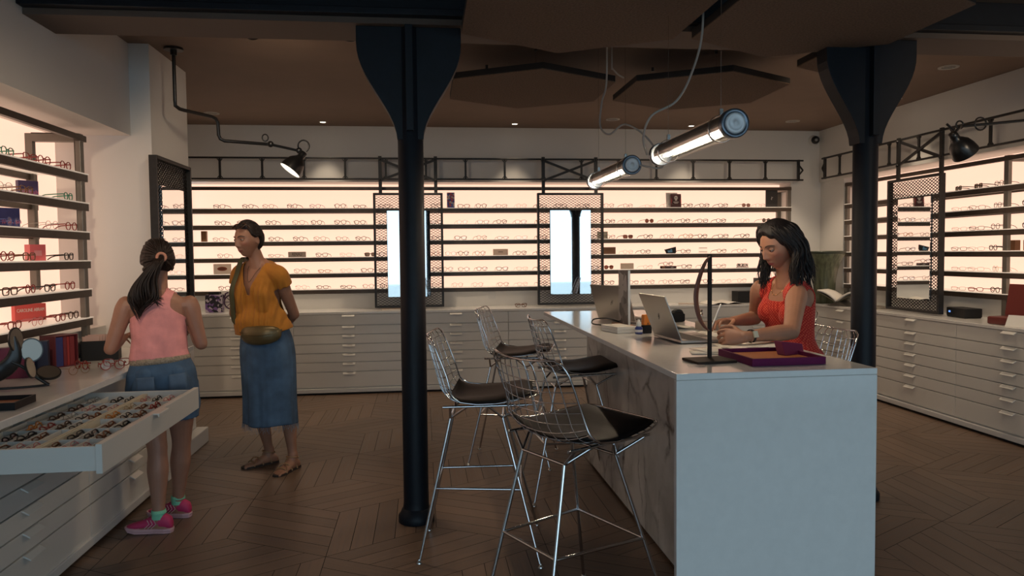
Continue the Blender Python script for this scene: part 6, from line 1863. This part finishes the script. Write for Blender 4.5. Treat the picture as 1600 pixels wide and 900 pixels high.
    cr = nt.nodes.new('ShaderNodeValToRGB'); cr.color_ramp.elements[0].position = .25; cr.color_ramp.elements[0].color = (.85,.13,.07,1); cr.color_ramp.elements[1].position = .55; cr.color_ramp.elements[1].color = (.56,.014,.008,1)
    nt.links.new(vo.outputs['Distance'], cr.inputs[0]); nt.links.new(cr.outputs[0], bs.inputs['Base Color'])
    bp = nt.nodes.new('ShaderNodeBump'); bp.invert = True; bp.inputs['Strength'].default_value = .6; bp.inputs['Distance'].default_value = .004
    nt.links.new(vo.outputs['Distance'], bp.inputs['Height']); nt.links.new(bp.outputs[0], bs.inputs['Normal'])
    put(sm, 'red_knit_top', red, t, O, .004)
    # dark trousers
    def ins(co):
        return co.z < .875 and co.z > .50 and arm_d(co) > .02 and (leg_d(co) < .06 or (co-b.at(.10)[0]).length < .24)
    put(shell(me, ins, lambda co: .006, .003, 6), 'dark_trousers', cloth_mat('dark_trouser_cloth', (.02,.02,.026)), t, O, .003)
    # hair
    hm = MB(); hl = lambda az: .072-.018*sstep(.15,.7,az)-.045*sstep(.8,1.25,az)-.03*sstep(1.2,1.6,az)-.07*sstep(1.6,2.1,az)
    hair_cap(hm, T, hl, -.11, .018, part=.012)
    rnd = random.Random(4)
    Ti = T.to_3x3()
    for i in range(480):
        sg = rnd.choice((-1, 1)); az = sg*rnd.uniform(.55, PI); aa = abs(az); back = sstep(1.1, 2.6, aa)
        rootd = Vector((sg*rnd.uniform(.03,.30), rnd.uniform(-.35,.62) if aa < 1.8 else rnd.uniform(-.8,.1), .93)).normalized()
        side = Vector((math.sin(az), math.cos(az)*.9-.02, rnd.uniform(.15,.5))).normalized()
        if side.y > .35: side = Vector((side.x, .35, side.z+.15)).normalized()
        ear = Vector((math.sin(az)*1.0, min(.02, math.cos(az)*.9-.10), rnd.uniform(-.35,-.1))).normalized()
        g = rnd.uniform(.012,.028)
        P = [T @ (head_pt(rootd)+rootd*.012), T @ (head_pt(side)+side*(.015+g*.4)), T @ (head_pt(ear)+ear*(.016+g))]
        p = P[-1]; fl = Vector((p.x-1.755, p.y-3.43, 0)); L = rnd.uniform(.07,.19)+.03*back
        fl = fl*(.10+.35*rnd.random())*(1.0 if az < 0 else .35)
        fwd_pull = Vector((-.02,-.008,0)) if aa < 1.9 else Vector((.03,.01,0))
        P.append(p+fl*.35+fwd_pull*.4+Vector((0,0,-L*.45))); P.append(p+fl*.6+fwd_pull+Vector((0,0,-L)))
        lock(hm, P, rnd.uniform(.0035,.0065), wave=rnd.uniform(.006,.015), ph=rnd.choice((0,1.6,3.1,4.4))+rnd.uniform(0,.9))
    put(hm.mesh('hair', None), 'hair', hair_mat('black_brown_hair', (.010,.007,.007)), t, O)
    # jewellery, watch, pen
    gold = mat('gold_chain', (.7,.45,.18), .25, metal=1.0)
    e = T @ Vector((-.079,-.006,-.040)); MB().sphere(e-O, .0045, 12, 8).build('earring', mat('pearl_earring', (.8,.76,.7), .2), t)
    nl = [b.axes(.985)[0]-b.axes(.985)[1]*.050+b.axes(.985)[2]*.012, b.axes(.92)[0]-b.axes(.92)[1]*.032+b.axes(.92)[2]*.074, b.axes(.875)[0]+b.axes(.875)[2]*.092, b.axes(.92)[0]+b.axes(.92)[1]*.032+b.axes(.92)[2]*.074, b.axes(.985)[0]+b.axes(.985)[1]*.050+b.axes(.985)[2]*.012]
    MB().tube([p-O for p in spline(nl, 6)], .0012, 5).build('necklace', gold, t)
    wd = (LW-LE).normalized(); wc = LW-wd*.035; x = wd.orthogonal().normalized(); x = Vector((0,0,1))-wd*wd.z; x.normalize(); y = wd.cross(x)
    st = MB().tube([wc+x*.0275*math.cos(2*PI*i/24)+y*.0275*math.sin(2*PI*i/24)-O for i in range(24)], .0018, 6, closed=True, ry=.007, up=tuple(x)).build('watch_strap', mat('brown_watch_strap', (.035,.02,.015), .6), t)
    n_ = Vector((-.25,-.92,.28)); n_ = (n_-wd*n_.dot(wd)).normalized(); v = wd.cross(n_)
    MB().obox(wc+n_*.030-O, wd*.011, v*.014, n_*.0035).build('watch_face', mat('ivory_watch_face', (.72,.66,.50), .25), st)
    bx_ = (RW-RE).normalized(); bc = RW-bx_*.06; x2 = bx_.orthogonal().normalized(); y2 = bx_.cross(x2)
    ptip, pend = Vector((1.355,3.375,1.072)), Vector((1.425,3.42,1.195))
    P = thing('pen', 'white pen held upright in the seated person far hand', 'pen', ptip)
    MB().tube([(0,0,0), (pend-ptip)*.10, (pend-ptip)], [.0012,.0040,.0042], 10).build('pen_barrel', mat('white_pen', (.8,.78,.74), .3), P)
    MB().tube([(pend-ptip)*.96, (pend-ptip)*1.04], [.0030,.0025], 8).build('pen_button', M['steel'], P)
seated_woman()
